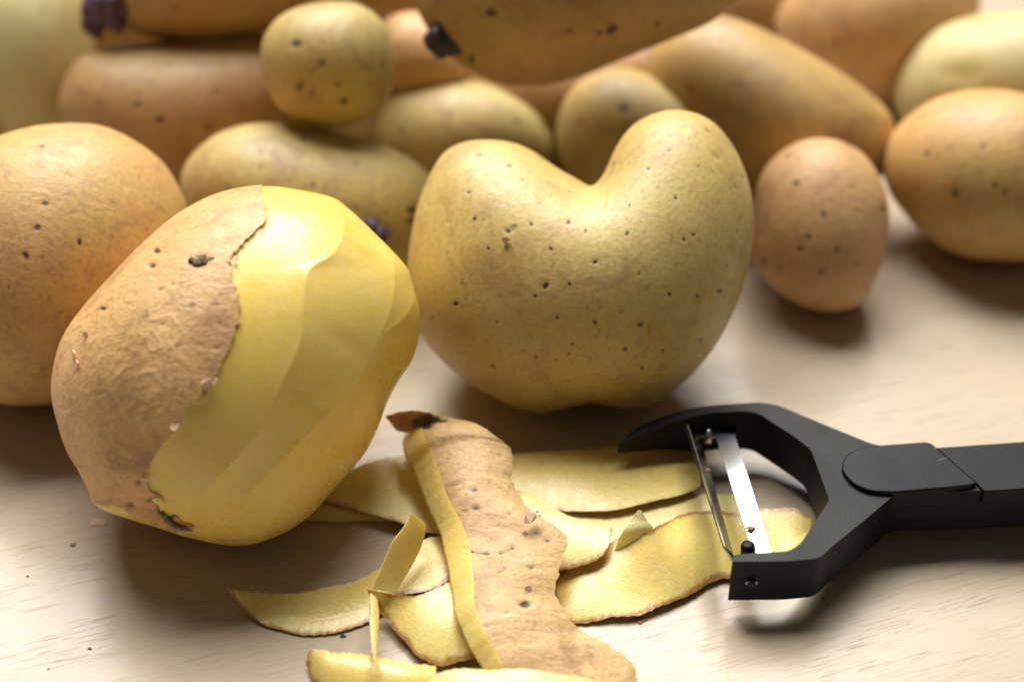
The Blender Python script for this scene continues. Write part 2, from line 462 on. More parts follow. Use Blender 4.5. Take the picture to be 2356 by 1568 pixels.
def knob_mesh(p, nrm, r, h, seed, seg=18, rings=9, squash=(1, 1)):
    """a lumpy bud standing on a surface point"""
    z = Vector(nrm).normalized(); x = z.orthogonal().normalized(); y = z.cross(x)
    V, F = [], []
    rs = np.random.RandomState(seed); ph0 = rs.uniform(0, 6, 3)
    for j in range(rings + 1):
        t = j / rings
        rr = r * math.sqrt(max(0, 1 - t ** 2.2)) * (1 + .12 * math.sin(6 * t + ph0[0]))
        for i in range(seg):
            a = i / seg * 2 * math.pi
            q = rr * (1 + .16 * math.sin(3 * a + ph0[1] + 3 * t) + .1 * math.sin(5 * a + ph0[2]))
            v = Vector(p) + x * (q * math.cos(a) * squash[0]) + y * (q * math.sin(a) * squash[1]) + z * (h * t - r * .25)
            V.append(tuple(v))
    for j in range(rings):
        for i in range(seg):
            a, b = j * seg + i, j * seg + (i + 1) % seg
            F.append((a, b, b + seg, a + seg))
    F.append(tuple(range(seg - 1, -1, -1))); F.append(tuple(rings * seg + i for i in range(seg)))
    return V, F
def join(parts):
    V, F = [], []
    for v, f in parts:
        o = len(V); V += [tuple(x) for x in v]; F += [tuple(i + o for i in q) for q in f]
    return V, F
def tube(pts, radii, seg=10):
    P_ = [Vector(p) for p in pts]; V, F = [], []
    for i, p in enumerate(P_):
        d = (P_[min(i + 1, len(P_) - 1)] - P_[max(i - 1, 0)]).normalized()
        x = d.cross(Vector((.13, .2, 1))).normalized(); y = d.cross(x)
        for k in range(seg):
            a = k / seg * 2 * math.pi; V.append(tuple(p + (x * math.cos(a) + y * math.sin(a)) * radii[i]))
    for i in range(len(P_) - 1):
        for k in range(seg):
            a, b = i * seg + k, i * seg + (k + 1) % seg; F.append((a, b, b + seg, a + seg))
    F.append(tuple(range(seg - 1, -1, -1))); F.append(tuple((len(P_) - 1) * seg + i for i in range(seg)))
    return V, F

# ------------------------------------------------------------------ table
tv, tf = [], []
x0, x1, y0, y1, zt = -.75, .75, -.45, .95, -.028
tv = [(x0, y0, 0), (x1, y0, 0), (x1, y1, 0), (x0, y1, 0), (x0, y0, zt), (x1, y0, zt), (x1, y1, zt), (x0, y1, zt)]
tf = [(0, 1, 2, 3), (7, 6, 5, 4), (0, 4, 5, 1), (1, 5, 6, 2), (2, 6, 7, 3), (3, 7, 4, 0)]
t = mesh_obj('tabletop', tv, tf, M['table'], smooth=False, origin=np.zeros(3))
tag(t, 'pale cream wood-grain laminate tabletop that carries the potatoes, the peelings and the peeler', 'table')

# ------------------------------------------------------------------ heart-shaped potato
heart_out = [(1125, 322), (1180, 328), (1230, 350), (1280, 385), (1328, 412), (1362, 428), (1392, 396), (1420, 332), (1460, 285), (1510, 260), (1560, 253),
    (1620, 268), (1662, 302), (1700, 360), (1725, 430), (1734, 505), (1728, 580), (1710, 655), (1680, 730), (1640, 800), (1590, 860), (1540, 902),
    (1490, 930), (1440, 936), (1400, 930), (1370, 924), (1340, 926), (1290, 940), (1240, 948), (1190, 936), (1120, 902), (1070, 873), (1020, 830),
    (975, 778), (950, 720), (940, 650), (940, 590), (950, 520), (965, 460), (990, 400), (1022, 350), (1070, 326)]
he = [(365,460,9,.35,.8),(625,400,8,.3,.6),(395,585,9,.3,.9),(665,612,9,.3,.9),(555,645,12,.5,.7),(845,602,11,.35,.8),(925,645,7,.3,.8),
      (460,727,8,.3,.8),(760,730,9,.35,.9),(972,792,10,.4,.85),(735,905,12,.6,1.2),(848,898,8,.3,.9),(685,955,8,.3,.9),(305,992,10,.4,1.1),
      (335,895,8,.2,.5),(515,878,6,.2,.5),(410,983,10,.2,.35),(590,962,12,.2,.3),(500,1078,9,.2,.5),(790,1057,10,.3,.6),(970,1080,11,.3,.7),
      (862,1185,9,.3,.7),(845,1232,8,.2,.5),(785,1260,7,.2,.5),(688,1243,12,.2,.5),(480,1290,14,.3,.5),(1115,1210,11,.3,.7),(1295,1217,9,.2,.6),
      (1195,1298,10,.3,.6),(985,1328,8,.2,.4),(845,1360,9,.2,.4),(1475,1165,10,.3,.7),(1325,947,10,.3,.7),(1460,955,10,.3,.6),(1565,932,12,.4,.9),
      (1600,810,9,.2,.5),(1180,848,9,.2,.5),(1395,685,9,.3,.8),(1440,662,9,.3,.7),(1125,655,10,.3,.8),(1135,522,7,.2,.8),(1355,487,9,.3,.8),
      (1225,348,8,.3,.8),(1325,262,9,.3,.6),(1465,335,8,.2,.5),(1085,315,7,.2,.5),(1555,292,14,.6,.35),(1190,1090,18,.3,.55),(1100,1025,14,.2,.35),
      (1650,645,9,.2,.5),(500,440,16,.3,.25),(180,520,10,.2,.3),(365,1195,9,.2,.4),(740,1340,8,.2,.4),(580,1390,8,.2,.4),(1400,145,20,.5,.3),
      (985,940,8,.2,.4),(265,600,8,.2,.4),(265,748,8,.2,.4),(200,775,7,.2,.3),(195,1062,9,.2,.5),(360,1370,10,.2,.7)]
heyes = [(*c4(x, y), r * .56 / 1.0866, d, k * 1.2) for x, y, r, d, k in he]
heart, hb = potato('heart_potato', heart_out, M['heart'], 'heart-shaped yellow potato with two lobes standing in the middle of the picture', 'potato', None,
               n=900, m=220, mb=30, eyes=heyes, parent_parts=True, centre=(1370, 660), kf=.88, kb=.78, lump=.022, seed=5, soft=4, tilt=-4)
p_, n_ = on_surface(hb, *c4(545, 700))
fl = [(Vector(p_) + Vector(n_) * .0008 + Vector((dx, 0, dz)) * .001) for dx, dz in ((-.8, .9), (.3, 1.2), (1.1, .6), (.4, .1), (.2, -1.3), (-.5, -.2))]
o = mesh_obj('skin_flake', [tuple(v) for v in fl] + [tuple(v - Vector(n_) * .0006) for v in fl],
    [(0, 1, 2, 3, 4, 5), (11, 10, 9, 8, 7, 6)] + [(i, i + 6, (i + 1) % 6 + 6, (i + 1) % 6) for i in range(6)], M['flake'], parent=heart, smooth=False)

# ------------------------------------------------------------------ half-peeled potato
hp_out = [(595, 440), (640, 440), (700, 450), (765, 462), (800, 486), (855, 538), (905, 587), (940, 627), (952, 670), (966, 722), (963, 780), (948, 830),
    (915, 880), (888, 935), (870, 985), (843, 1038), (800, 1090), (750, 1148), (705, 1193), (650, 1228), (590, 1250), (545, 1255), (494, 1250), (421, 1233),
    (370, 1216), (297, 1194), (224, 1166), (205, 1125), (182, 1080), (158, 1040), (140, 990), (123, 920), (125, 860), (145, 790), (190, 722), (260, 645), (330, 572),
    (400, 512), (470, 470), (530, 450)]
hpb = Blob(hp_out, centre=(545, 850), kf=.86, kb=.80, lump=.006, seed=3, tilt=10, soft=0)
skin_poly = [(594, 380), (605, 450), (612, 500), (598, 522), (585, 540), (565, 552), (545, 575), (530, 598), (535, 640), (548, 672), (552, 705), (550, 740),
    (540, 775), (522, 810), (508, 842), (490, 870), (476, 905), (458, 922), (435, 935), (415, 972), (388, 1005), (372, 1030), (352, 1052), (338, 1080),
    (326, 1100), (342, 1122), (372, 1145), (395, 1175), (425, 1200), (452, 1211), (425, 1218), (393, 1214), (350, 1200), (316, 1184), (269, 1161), (226, 1158), (150, 1150), (20, 1100), (20, 400), (400, 300)]
skin_poly = np.array(skin_poly, float)
ridges = [ # lines where one peeling stroke meets the next, top to bottom
    [(603, 400), (608, 500), (560, 555), (532, 600), (552, 705), (540, 775), (500, 860), (435, 935), (372, 1030), (326, 1100), (395, 1175), (430, 1215)],
    [(770, 440), (792, 520), (770, 580), (712, 622), (698, 700), (690, 790), (640, 900), (590, 1000), (510, 1090), (430, 1190), (420, 1240)],
    [(850, 500), (905, 590), (905, 690), (880, 760), (835, 860), (790, 920), (700, 1010), (600, 1110), (500, 1200), (470, 1260)],
    [(925, 590), (958, 660), (940, 720), (878, 780), (850, 860), (800, 980), (720, 1080), (640, 1180), (590, 1270)],
    [(1000, 640), (1010, 760), (950, 870), (890, 980), (800, 1110), (720, 1230), (690, 1290)]]
ridges = [catmull(r, False, 8) for r in ridges]
def skin_sd(Q):
    d = seg_dist(Q, skin_poly, True)
    s_ = np.where(inside(Q, skin_poly), d, -d)
    V3 = np.column_stack([Q, np.zeros(len(Q))])
    return s_ + sines(V3, 11, .16, 8) * 2.2 + sines(V3, 13, .5, 8) * 1.5
def facet_disp(Q):
    """how far (mm) each stroke shaved the flesh below the round of the potato"""
    xs = np.zeros((len(ridges), len(Q)))
    for i, r in enumerate(ridges):
        o_ = np.argsort(r[:, 1]); xs[i] = np.interp(Q[:, 1], r[o_, 1], r[o_, 0])
    out = np.zeros(len(Q))
    for i in range(len(ridges) - 1):
        wdt = np.maximum(xs[i + 1] - xs[i], 12); f = (Q[:, 0] - xs[i]) / wdt
        k = (f >= 0) & (f < 1); a_ = np.clip(wdt / 120, .15, 1.6) * (.42, .46, .38, .45)[i]
        f = np.clip(f, 0, 1)
        out = np.where(k, a_ * (4 * f * (1 - f)) ** .8 + .0035 * np.sin(f * wdt / 3.1 + 2 * np.sin(f * 9)) * np.sin(math.pi * f), out)
    # small leaf-shaped nick
    q = Q - np.array([800, 790.]); u = q @ np.array([.80, .60]); v_ = q @ np.array([-.6, .8])
    out += .20 * np.exp(-((u / 50) ** 2 + (v_ / 24) ** 2))
    return out
def hp_surface(V, nr, base_in):
    px, py = proj(V); Q = np.column_stack([px, py]); sd = skin_sd(Q)
    facing = ((CAMP - V) * nr).sum(1) / np.linalg.norm(CAMP - V, axis=1)
    msk = np.clip(facing * 5, 0, 1); fleshy = 1 / (1 + np.exp(np.clip(sd / 2.0, -40, 40)))
    loc = (V - V.mean(0)) * 1000
    return -(fleshy * (facet_disp(Q) * .9 + .03 + .10 * sines(loc, 21, .25))) * .001 * msk, sd, facing
V, F, nf = hpb.grid(640, 170, 40)
nr = vnormals(V, F); d_, sd_, fc_ = hp_surface(V, nr, 0)
BLOBS['half'] = (hpb, V)
hp = empty('half_peeled_potato', ((V[:, 0].min() + V[:, 0].max()) / 2, (V[:, 1].min() + V[:, 1].max()) / 2, V[:, 2].min()),
    'large half-peeled potato, bright yellow flesh at right, rough tan skin at left', 'potato')
Vf = V + nr * (d_ - .00009)[:, None]
mesh_obj('flesh', Vf, F, M['flesh'], parent=hp)
# skin: everything on the skin side of the cut, its border moved exactly onto the cut line
sd2 = sd_.copy()
# the hidden underside keeps its skin too except near the right
keepv = sd2 > 0
q4 = [f for f in F if any(keepv[i] for i in f)]
used = sorted({i for f in q4 for i in f}); mp_ = {j: i for i, j in enumerate(used)}
Vs = V[used].copy(); ns = nr[used]; sds = sd2[used]; Fs = [tuple(mp_[i] for i in f) for f in q4]
bad = sds < 0
if bad.any():
    for _ in range(3):
        px, py = proj(Vs[bad]); Q = np.column_stack([px, py]); s0 = skin_sd(Q)
        gx = (skin_sd(Q + [1, 0]) - s0); gy = (skin_sd(Q + [0, 1]) - s0)
        g2 = np.maximum(gx * gx + gy * gy, .3); st = np.clip(-s0 / g2, -4, 4)
        dist_ = np.linalg.norm(Vs[bad] - CAMP, axis=1)
        mv = ((gx * st)[:, None] * RX - (gy * st)[:, None] * UP) * (K * dist_)[:, None]
        mv -= (mv * ns[bad]).sum(1)[:, None] * ns[bad]
        Vs[bad] += mv
loc = (Vs - Vs.mean(0)) * 1000
# papery lifted skin towards the lower left, and crumpled relief
px, py = proj(Vs); crump = np.exp(-(((px - 300) / 150) ** 2 + ((py - 790) / 110) ** 2))
rid = np.abs(sines(loc * np.array([1, .6, 1]), 31, .9, 12)); rid2 = np.abs(sines(loc, 32, 1.7, 12))
lift = .00006 + .00003 * sines(loc, 33, .35) + crump * (.00022 * np.exp(-rid * 5) + .00012 * np.exp(-rid2 * 5))
hpeyes = [(460, 602, 17, .5, .9), (362, 578, 8, .3, .9), (352, 612, 9, .3, .8), (238, 710, 7, .3, .9), (310, 680, 8, .2, .4), (296, 700, 5, .2, .5), (370, 668, 6, .2, .5),
    (398, 655, 5, .2, .6), (375, 748, 6, .2, .5), (533, 610, 8, .3, .8), (497, 704, 6, .2, .3), (505, 745, 5, .2, .7), (592, 535, 7, .2, .6),
    (378, 1168, 20, .5, 1.05), (362, 1150, 14, .3, .8), (392, 1182, 16, .3, .95), (345, 1150, 12, .2, .6), (300, 1160, 12, .2, .6), (320, 1108, 9, .2, .6), (400, 1062, 7, .2, .5), (235, 905, 7, .2, .4),
    (150, 940, 8, .2, .4), (408, 798, 6, .1, .5), (500, 800, 9, .2, .5), (440, 895, 8, .1, .4), (360, 960, 6, .1, .4), (186, 1068, 10, .2, .4)]
ex = np.zeros(len(Vs)); dd_ = np.zeros(len(Vs)); vis = ((CAMP - Vs) * ns).sum(1) > 0
wob = sines(loc, 41, 1.6)
for x, y, r, dep, k in hpeyes:
    q = (((px - x) / (1.25 * r)) ** 2 + ((py - y) / (.8 * r)) ** 2) * (1 + .25 * wob) if r < 13 else (((px - x) ** 2 + (py - y) ** 2) / (r * r)) * (1 + .2 * wob); e_ = np.exp(-q) * vis
    ex = np.maximum(ex, e_ * k); dd_ -= dep * .0008 * e_
Vs = Vs + ns * (lift + np.maximum(dd_, -.0011))[:, None]
so = mesh_obj('skin', Vs, Fs, M['tanrough'], parent=hp, attrs={'eye': ex})
md = so.modifiers.new('thickness', 'SOLIDIFY'); md.thickness = .00018; md.offset = -1 
# dry sprout hanging from the black scar, crust in the upper eye, flakes on the cut edge
pp = [on_surface(hpb, *q) for q in ((372, 1176), (385, 1190), (403, 1200), (425, 1207), (446, 1211))]
mesh_obj('sprout', *tube([p + n * (.0001 + .0004 * min(i, 2)) for i, (p, n) in enumerate(pp)], [.0004, .0007, .0006, .0005, .00015], 9), M['drysprout'], parent=hp)
parts = []
for i, (dx, dy) in enumerate(((-16, -2), (-6, 3), (3, -4), (12, 1), (19, -5))):
    p, n = on_surface(hpb, 460 + dx, 602 + dy); parts.append(knob_mesh(p, n + np.array([.3, 0, .2]) * ((i % 2) * 2 - 1), .0008 + .0003 * (i % 3), .0013 - .0002 * i, i, 8, 4))
mesh_obj('dirt_crust', *join(parts), M['crust'], parent=hp, smooth=False)
def flake(name, pn, size, seed, parent, mat, up=.0007, poly=None, th=.00025):
    p, n = pn; n = Vector(n); x = n.orthogonal().normalized(); y = n.cross(x); rs = random.Random(seed)
    k = 7; base = Vector(p) + n * up; r0 = rs.uniform(0, 6)
    tn = (x * math.cos(r0) + y * math.sin(r0)) * .5 + n
    tn.normalize(); x = tn.orthogonal().normalized(); y = tn.cross(x)
    ring = [base + x * math.cos(i / k * 6.283 + r0) * size * rs.uniform(.55, 1.2) + y * math.sin(i / k * 6.283 + r0) * size * rs.uniform(.4, .9) + n * size * rs.uniform(-.15, .3) for i in range(k)]
    Vv = [tuple(v) for v in ring] + [tuple(v - tn * th) for v in ring]
    return mesh_obj(name, Vv, [tuple(range(k)), tuple(range(2 * k - 1, k - 1, -1))] + [(i, i + k, (i + 1) % k + k, (i + 1) % k) for i in range(k)], mat, parent=parent, smooth=False)
for i, (x, y, s_) in enumerate(((335, 1100, .00135), (405, 976, .0013), (476, 884, .0015), (492, 876, .0010), (176, 820, .0012), (184, 838, .0009), (202, 772, .0008), (544, 598, .0006))):
    flake('skin_flake', on_surface(hpb, x, y), s_, 100 + i, hp, M['flake'])

# ------------------------------------------------------------------ the other potatoes
G = 'unpeeled potatoes heaped on the table'
def E(*l): return [tuple(q) for q in l]
potato('potato', [(0, 312), (80, 290), (170, 284), (240, 292), (310, 325), (370, 370), (410, 430), (436, 500), (442, 590), (420, 690), (360, 790), (270, 870),
    (180, 915), (90, 931), (0, 926), (-80, 890), (-150, 800), (-185, 660), (-180, 520), (-130, 400), (-70, 340)], M['tan'],
    'big round tan potato at the left edge, behind the half-peeled one', n=420, m=120, kf=.95, seed=12, lump=.012,
    eyes=E((103, 468, 8, .4, .8), (143, 352, 8, .2, .4), (183, 557, 8, .3, .8), (60, 587, 10, .3, .8), (25, 548, 7, .2, .5), (215, 590, 8, .2, .4), (340, 525, 6, .2, .5), (290, 425, 7, .3, .2), (160, 405, 10, .5, .15), (110, 630, 8, .2, .3), (20, 660, 6, .2, .5)))
ov, ovb = potato('potato', [(415, 430), (430, 372), (478, 322), (540, 292), (620, 283), (720, 295), (830, 318), (920, 353), (985, 400), (1010, 460), (1005, 530), (975, 600),
    (920, 650), (840, 665), (720, 640), (600, 600), (500, 555), (440, 500)], M['olive'],
    'long oval olive-yellow potato lying between the half-peeled potato and the small round one', n=420, m=110, seed=15, parent_parts=True, kf=.95,
    eyes=E((948, 483, 9, .5, 1.1), (948, 508, 9, .5, 1.), (862, 535, 12, .2, .9), (600, 352, 7, .2, .5), (598, 385, 9, .2, .5), (525, 432, 9, .3, .55), (660, 390, 8, .2, .3), (720, 425, 10, .4, .55), (822, 375, 10, .3, .5), (665, 465, 8, .3, .6), (820, 478, 8, .2, .5), (890, 490, 8, .2, .5), (485, 395, 8, .2, .4), (700, 438, 8, .2, .35), (760, 462, 10, .2, .3)))
p1 = on_surface(ovb, 848, 520); p2 = on_surface(ovb, 872, 540); p3 = on_surface(ovb, 862, 528)
mesh_obj('sprout', *join([knob_mesh(p1[0], p1[1] + [.2, 0, .3], .0022, .0042, 5), knob_mesh(p2[0], p2[1] + [.5, 0, 0], .0022, .0034, 6), knob_mesh(p3[0], p3[1], .0018, .0050, 8)]), M['sprout'], parent=ov)
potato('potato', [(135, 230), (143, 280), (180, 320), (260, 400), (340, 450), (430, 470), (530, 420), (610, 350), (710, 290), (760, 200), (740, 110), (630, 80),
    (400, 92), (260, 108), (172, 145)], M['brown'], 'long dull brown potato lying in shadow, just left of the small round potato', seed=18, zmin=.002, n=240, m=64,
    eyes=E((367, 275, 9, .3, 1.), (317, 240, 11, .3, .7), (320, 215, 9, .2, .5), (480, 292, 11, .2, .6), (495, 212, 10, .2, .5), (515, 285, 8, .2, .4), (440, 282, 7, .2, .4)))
potato('potato', [(600, 150), (606, 90), (640, 40), (700, 12), (770, 3), (830, 12), (880, 50), (905, 110), (906, 180), (888, 232), (850, 268), (790, 290),
    (720, 285), (662, 264), (622, 222)], M['olive'], 'small round speckled yellow potato perched on top of the pile', seed=22, zmin=.038, n=300, m=90,
    eyes=E((682, 100, 12, .4, .8), (740, 145, 14, .2, .6), (690, 200, 18, .3, .55), (715, 215, 12, .2, .5), (778, 195, 10, .2, .6), (792, 232, 10, .3, .8), (775, 62, 9, .2, .4), (880, 150, 10, .2, .5), (660, 190, 9, .2, .4), (725, 160, 14, .2, .4)))
potato('potato', [(850, 320), (878, 225), (930, 188), (1000, 175), (1080, 185), (1160, 205), (1230, 240), (1275, 300), (1285, 370), (1240, 425), (1120, 450), (980, 440),
    (880, 390)], M['olive'], 'dull olive potato half in shadow behind the left lobe of the heart-shaped one', seed=25, eyes=E((1035, 262, 12, .2, .5)))
potato('potato', [(1280, 340), (1285, 262), (1320, 200), (1380, 166), (1440, 158), (1510, 178), (1590, 215), (1645, 262), (1680, 330), (1660, 420), (1540, 480), (1400, 480),
    (1310, 420)], M['olive'], 'mottled yellow potato showing through the notch of the heart-shaped one', seed=28, eyes=E((1435, 248, 14, .5, .7), (1335, 280, 12, .3, .5), (1390, 225, 12, .2, .4), (1340, 310, 9, .2, .3)))
tb, tbb = potato('potato', [(950, -60), (960, 20), (1005, 95), (1060, 150), (1130, 187), (1210, 200), (1300, 187), (1420, 142), (1550, 88), (1650, 42), (1725, -40), (1730, -150),
    (1550, -240), (1250, -250), (1030, -180)], M['brown'], 'large dim brown potato at the upper edge with a blackish sprout at its left',
    seed=31, zmin=.046, n=300, m=90, parent_parts=True, kf=.8, kb=.8,
    eyes=E((1130, 30, 14, .4, .8), (1408, 68, 13, .3, .9), (1085, 138, 14, .2, .7), (1020, 95, 24, .1, .9), (1018, 95, 46, .0, .30), (1060, 120, 18, .1, .45)))
pts = []
for i, (x, y, r) in enumerate(((1016, 90, .0046), (1034, 104, .0030), (1003, 104, .0028))):
    p, n = on_surface(tbb, x, y); pts.append(knob_mesh(p, n, r, r * 1.15, 40 + i))
mesh_obj('sprout', *join(pts), M['sproutdark'], parent=tb)
tl, tlb = potato('potato', [(215, -60), (235, 20), (285, 62), (350, 86), (450, 97), (560, 84), (640, 64), (740, 34), (850, -20), (890, -110), (820, -200), (560, -240),
    (330, -210), (235, -140)], M['brown'], 'long brown potato across the upper left edge with a purple sprout cluster', seed=34, zmin=.040, n=240, m=64, parent_parts=True, kf=.85, kb=.85,
    eyes=E((400, 20, 10, .2, .6), (670, 10, 9, .2, .6), (260, 20, 30, .2, .8)))
pts = []
for i, (x, y, r) in enumerate(((240, 10, .0050), (225, 30, .0046), (258, 34, .0044), (215, 55, .0036), (262, 5, .0040))):
    p, n = on_surface(tlb, max(x, 244), min(y, 30)); p = p + (np.array([x - max(x, 244), 0, -(y - min(y, 30))])) * 1.35e-4
    pts.append(knob_mesh(p, n + np.array([-.4, 0, .1]), r, r * 1.1, 50 + i))
mesh_obj('sprout', *join(pts), M['sprout'], parent=tl)
potato('potato', [(-110, 80), (-80, -40), (0, -100), (110, -95), (190, -30), (215, 70), (215, 190), (190, 290), (110, 350), (10, 340), (-70, 250)], M['lemon'],
    'yellow potato in the upper left corner, below the purple sprouts', seed=37, zmin=.002)
potato('potato', [(-150, 170), (-60, 140), (0, 170), (26, 220), (36, 275), (15, 330), (-60, 370), (-140, 330), (-180, 250)], M['pink'],
    'reddish brown potato of which only a rounded side shows at the left edge', seed=39, zmin=.006)
potato('potato', [(850, 100), (880, 50), (930, 28), (985, 35), (1040, 80), (1075, 140), (1060, 200), (980, 225), (890, 210), (850, 160)], M['pink'],
    'pinkish potato wedged between the small round one and the black-sprouted one', seed=42, zmin=.025)
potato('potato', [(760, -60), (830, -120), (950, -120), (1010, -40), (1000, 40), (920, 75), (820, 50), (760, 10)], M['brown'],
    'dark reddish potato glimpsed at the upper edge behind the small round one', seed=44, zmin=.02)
potato('potato', [(1640, 35), (1700, 45), (1780, 80), (1860, 122), (1940, 170), (2010, 222), (2050, 265), (2059, 305), (2056, 350), (2035, 400), (1975, 440), (1850, 455),
    (1720, 470), (1630, 400), (1560, 300), (1500, 210), (1490, 140), (1530, 80), (1590, 45)], M['ochre'],
    'long tapering tan potato pointing down to the right behind the heart-shaped one', seed=47, zmin=.003, n=260, m=70, kf=.85)
potato('potato', [(1785, 70), (1800, 10), (1850, -60), (1950, -115), (2090, -120), (2200, -80), (2255, -10), (2235, 70), (2170, 130), (2110, 210), (2040, 250),
    (1940, 230), (1840, 160)], M['pink'], 'smooth orange-tan potato at the upper edge above the tapering one', seed=50, zmin=0, eyes=E((1870, 15, 12, .3, .3)))
potato('potato', [(2055, 225), (2075, 150), (2130, 82), (2200, 47), (2300, 30), (2400, 30), (2490, 80), (2530, 180), (2480, 290), (2330, 340), (2180, 340), (2085, 295)],
    M['lemon'], 'pale lemon-yellow potato with a dent at the upper right edge', seed=53, eyes=E((2190, 168, 20, 1.6, .0), (2230, 178, 24, 1.8, .0)))
potato('potato', [(2032, 380), (2050, 312), (2100, 260), (2160, 225), (2240, 207), (2330, 210), (2420, 240), (2500, 310), (2535, 420), (2500, 530), (2420, 588), (2300, 600),
    (2200, 585), (2130, 542), (2080, 490), (2045, 440)], M['tan'], 'plump tan potato at the right edge standing clear on the pale tabletop', seed=56, n=300, m=80,
    eyes=E((2262, 337, 9, .2, .6), (2198, 443, 10, .3, .8), (2312, 445, 10, .2, .6), (2110, 435, 12, .2, .35), (2170, 300, 12, .2, .2)))
potato('potato', [(1737, 450), (1754, 396), (1800, 346), (1860, 320), (1925, 322), (1984, 352), (2024, 408), (2044, 475), (2041, 560), (2020, 632), (1992, 688), (1950, 712),
    (1880, 714), (1818, 690), (1765, 648), (1728, 595), (1727, 520)], M['pink'], 'small pinkish speckled potato right of the heart-shaped one', seed=59, n=340, m=100, kf=.9,
    eyes=E((1858, 545, 10, .3, .7), (1842, 572, 8, .2, .7), (1925, 575, 9, .2, .7), (1895, 492, 9, .2, .7), (1880, 445, 8, .2, .5), (1758, 600, 9, .2, .6), (1890, 625, 9, .2, .7),
           (1792, 618, 12, .2, .4), (1975, 608, 8, .2, .5), (2032, 480, 10, .2, .6), (1965, 430, 9, .2, .4), (1930, 405, 12, .3, .3), (1800, 410, 10, .2, .25), (1990, 655, 8, .2, .5)))
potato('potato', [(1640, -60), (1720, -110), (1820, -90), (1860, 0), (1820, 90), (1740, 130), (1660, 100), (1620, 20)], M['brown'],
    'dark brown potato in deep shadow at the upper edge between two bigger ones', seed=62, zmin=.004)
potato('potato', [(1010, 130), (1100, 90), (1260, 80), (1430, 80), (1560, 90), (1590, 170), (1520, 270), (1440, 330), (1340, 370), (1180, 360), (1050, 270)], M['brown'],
    'filler potato added to darken the gap under the big one, above the heart notch', seed=65, zmin=0)  # made up so no bright tabletop shows through this dark gap

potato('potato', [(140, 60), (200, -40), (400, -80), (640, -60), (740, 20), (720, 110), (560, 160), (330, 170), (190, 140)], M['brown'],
    'filler potato added to darken the gap below the long brown one, upper left', seed=68, zmin=0)  # invented body that hides lit table where the gap goes dark
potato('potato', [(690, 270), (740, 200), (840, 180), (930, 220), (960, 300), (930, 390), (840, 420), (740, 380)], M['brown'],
    'filler potato added to darken the gap underneath the small round speckled one', seed=71, zmin=0)  # added to stand in for the darkness below the small round potato

# unseen potatoes added to continue the pile and shade the back rows
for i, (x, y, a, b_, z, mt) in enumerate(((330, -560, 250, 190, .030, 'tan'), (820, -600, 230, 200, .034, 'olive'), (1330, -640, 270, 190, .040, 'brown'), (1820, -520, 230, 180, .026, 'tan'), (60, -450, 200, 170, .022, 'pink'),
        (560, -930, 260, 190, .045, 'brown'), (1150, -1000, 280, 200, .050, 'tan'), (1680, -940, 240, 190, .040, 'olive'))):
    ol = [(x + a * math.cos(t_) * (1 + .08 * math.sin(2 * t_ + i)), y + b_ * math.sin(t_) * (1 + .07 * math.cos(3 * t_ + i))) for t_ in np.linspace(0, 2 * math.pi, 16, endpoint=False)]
    potato('potato', ol, M[mt], ('tan', 'olive', 'brown', 'second tan', 'reddish', 'second brown', 'third tan', 'second olive')[i] + ' potato added out of view, continuing the heap to shade its back rows', seed=80 + i, zmin=z, n=120, m=36)

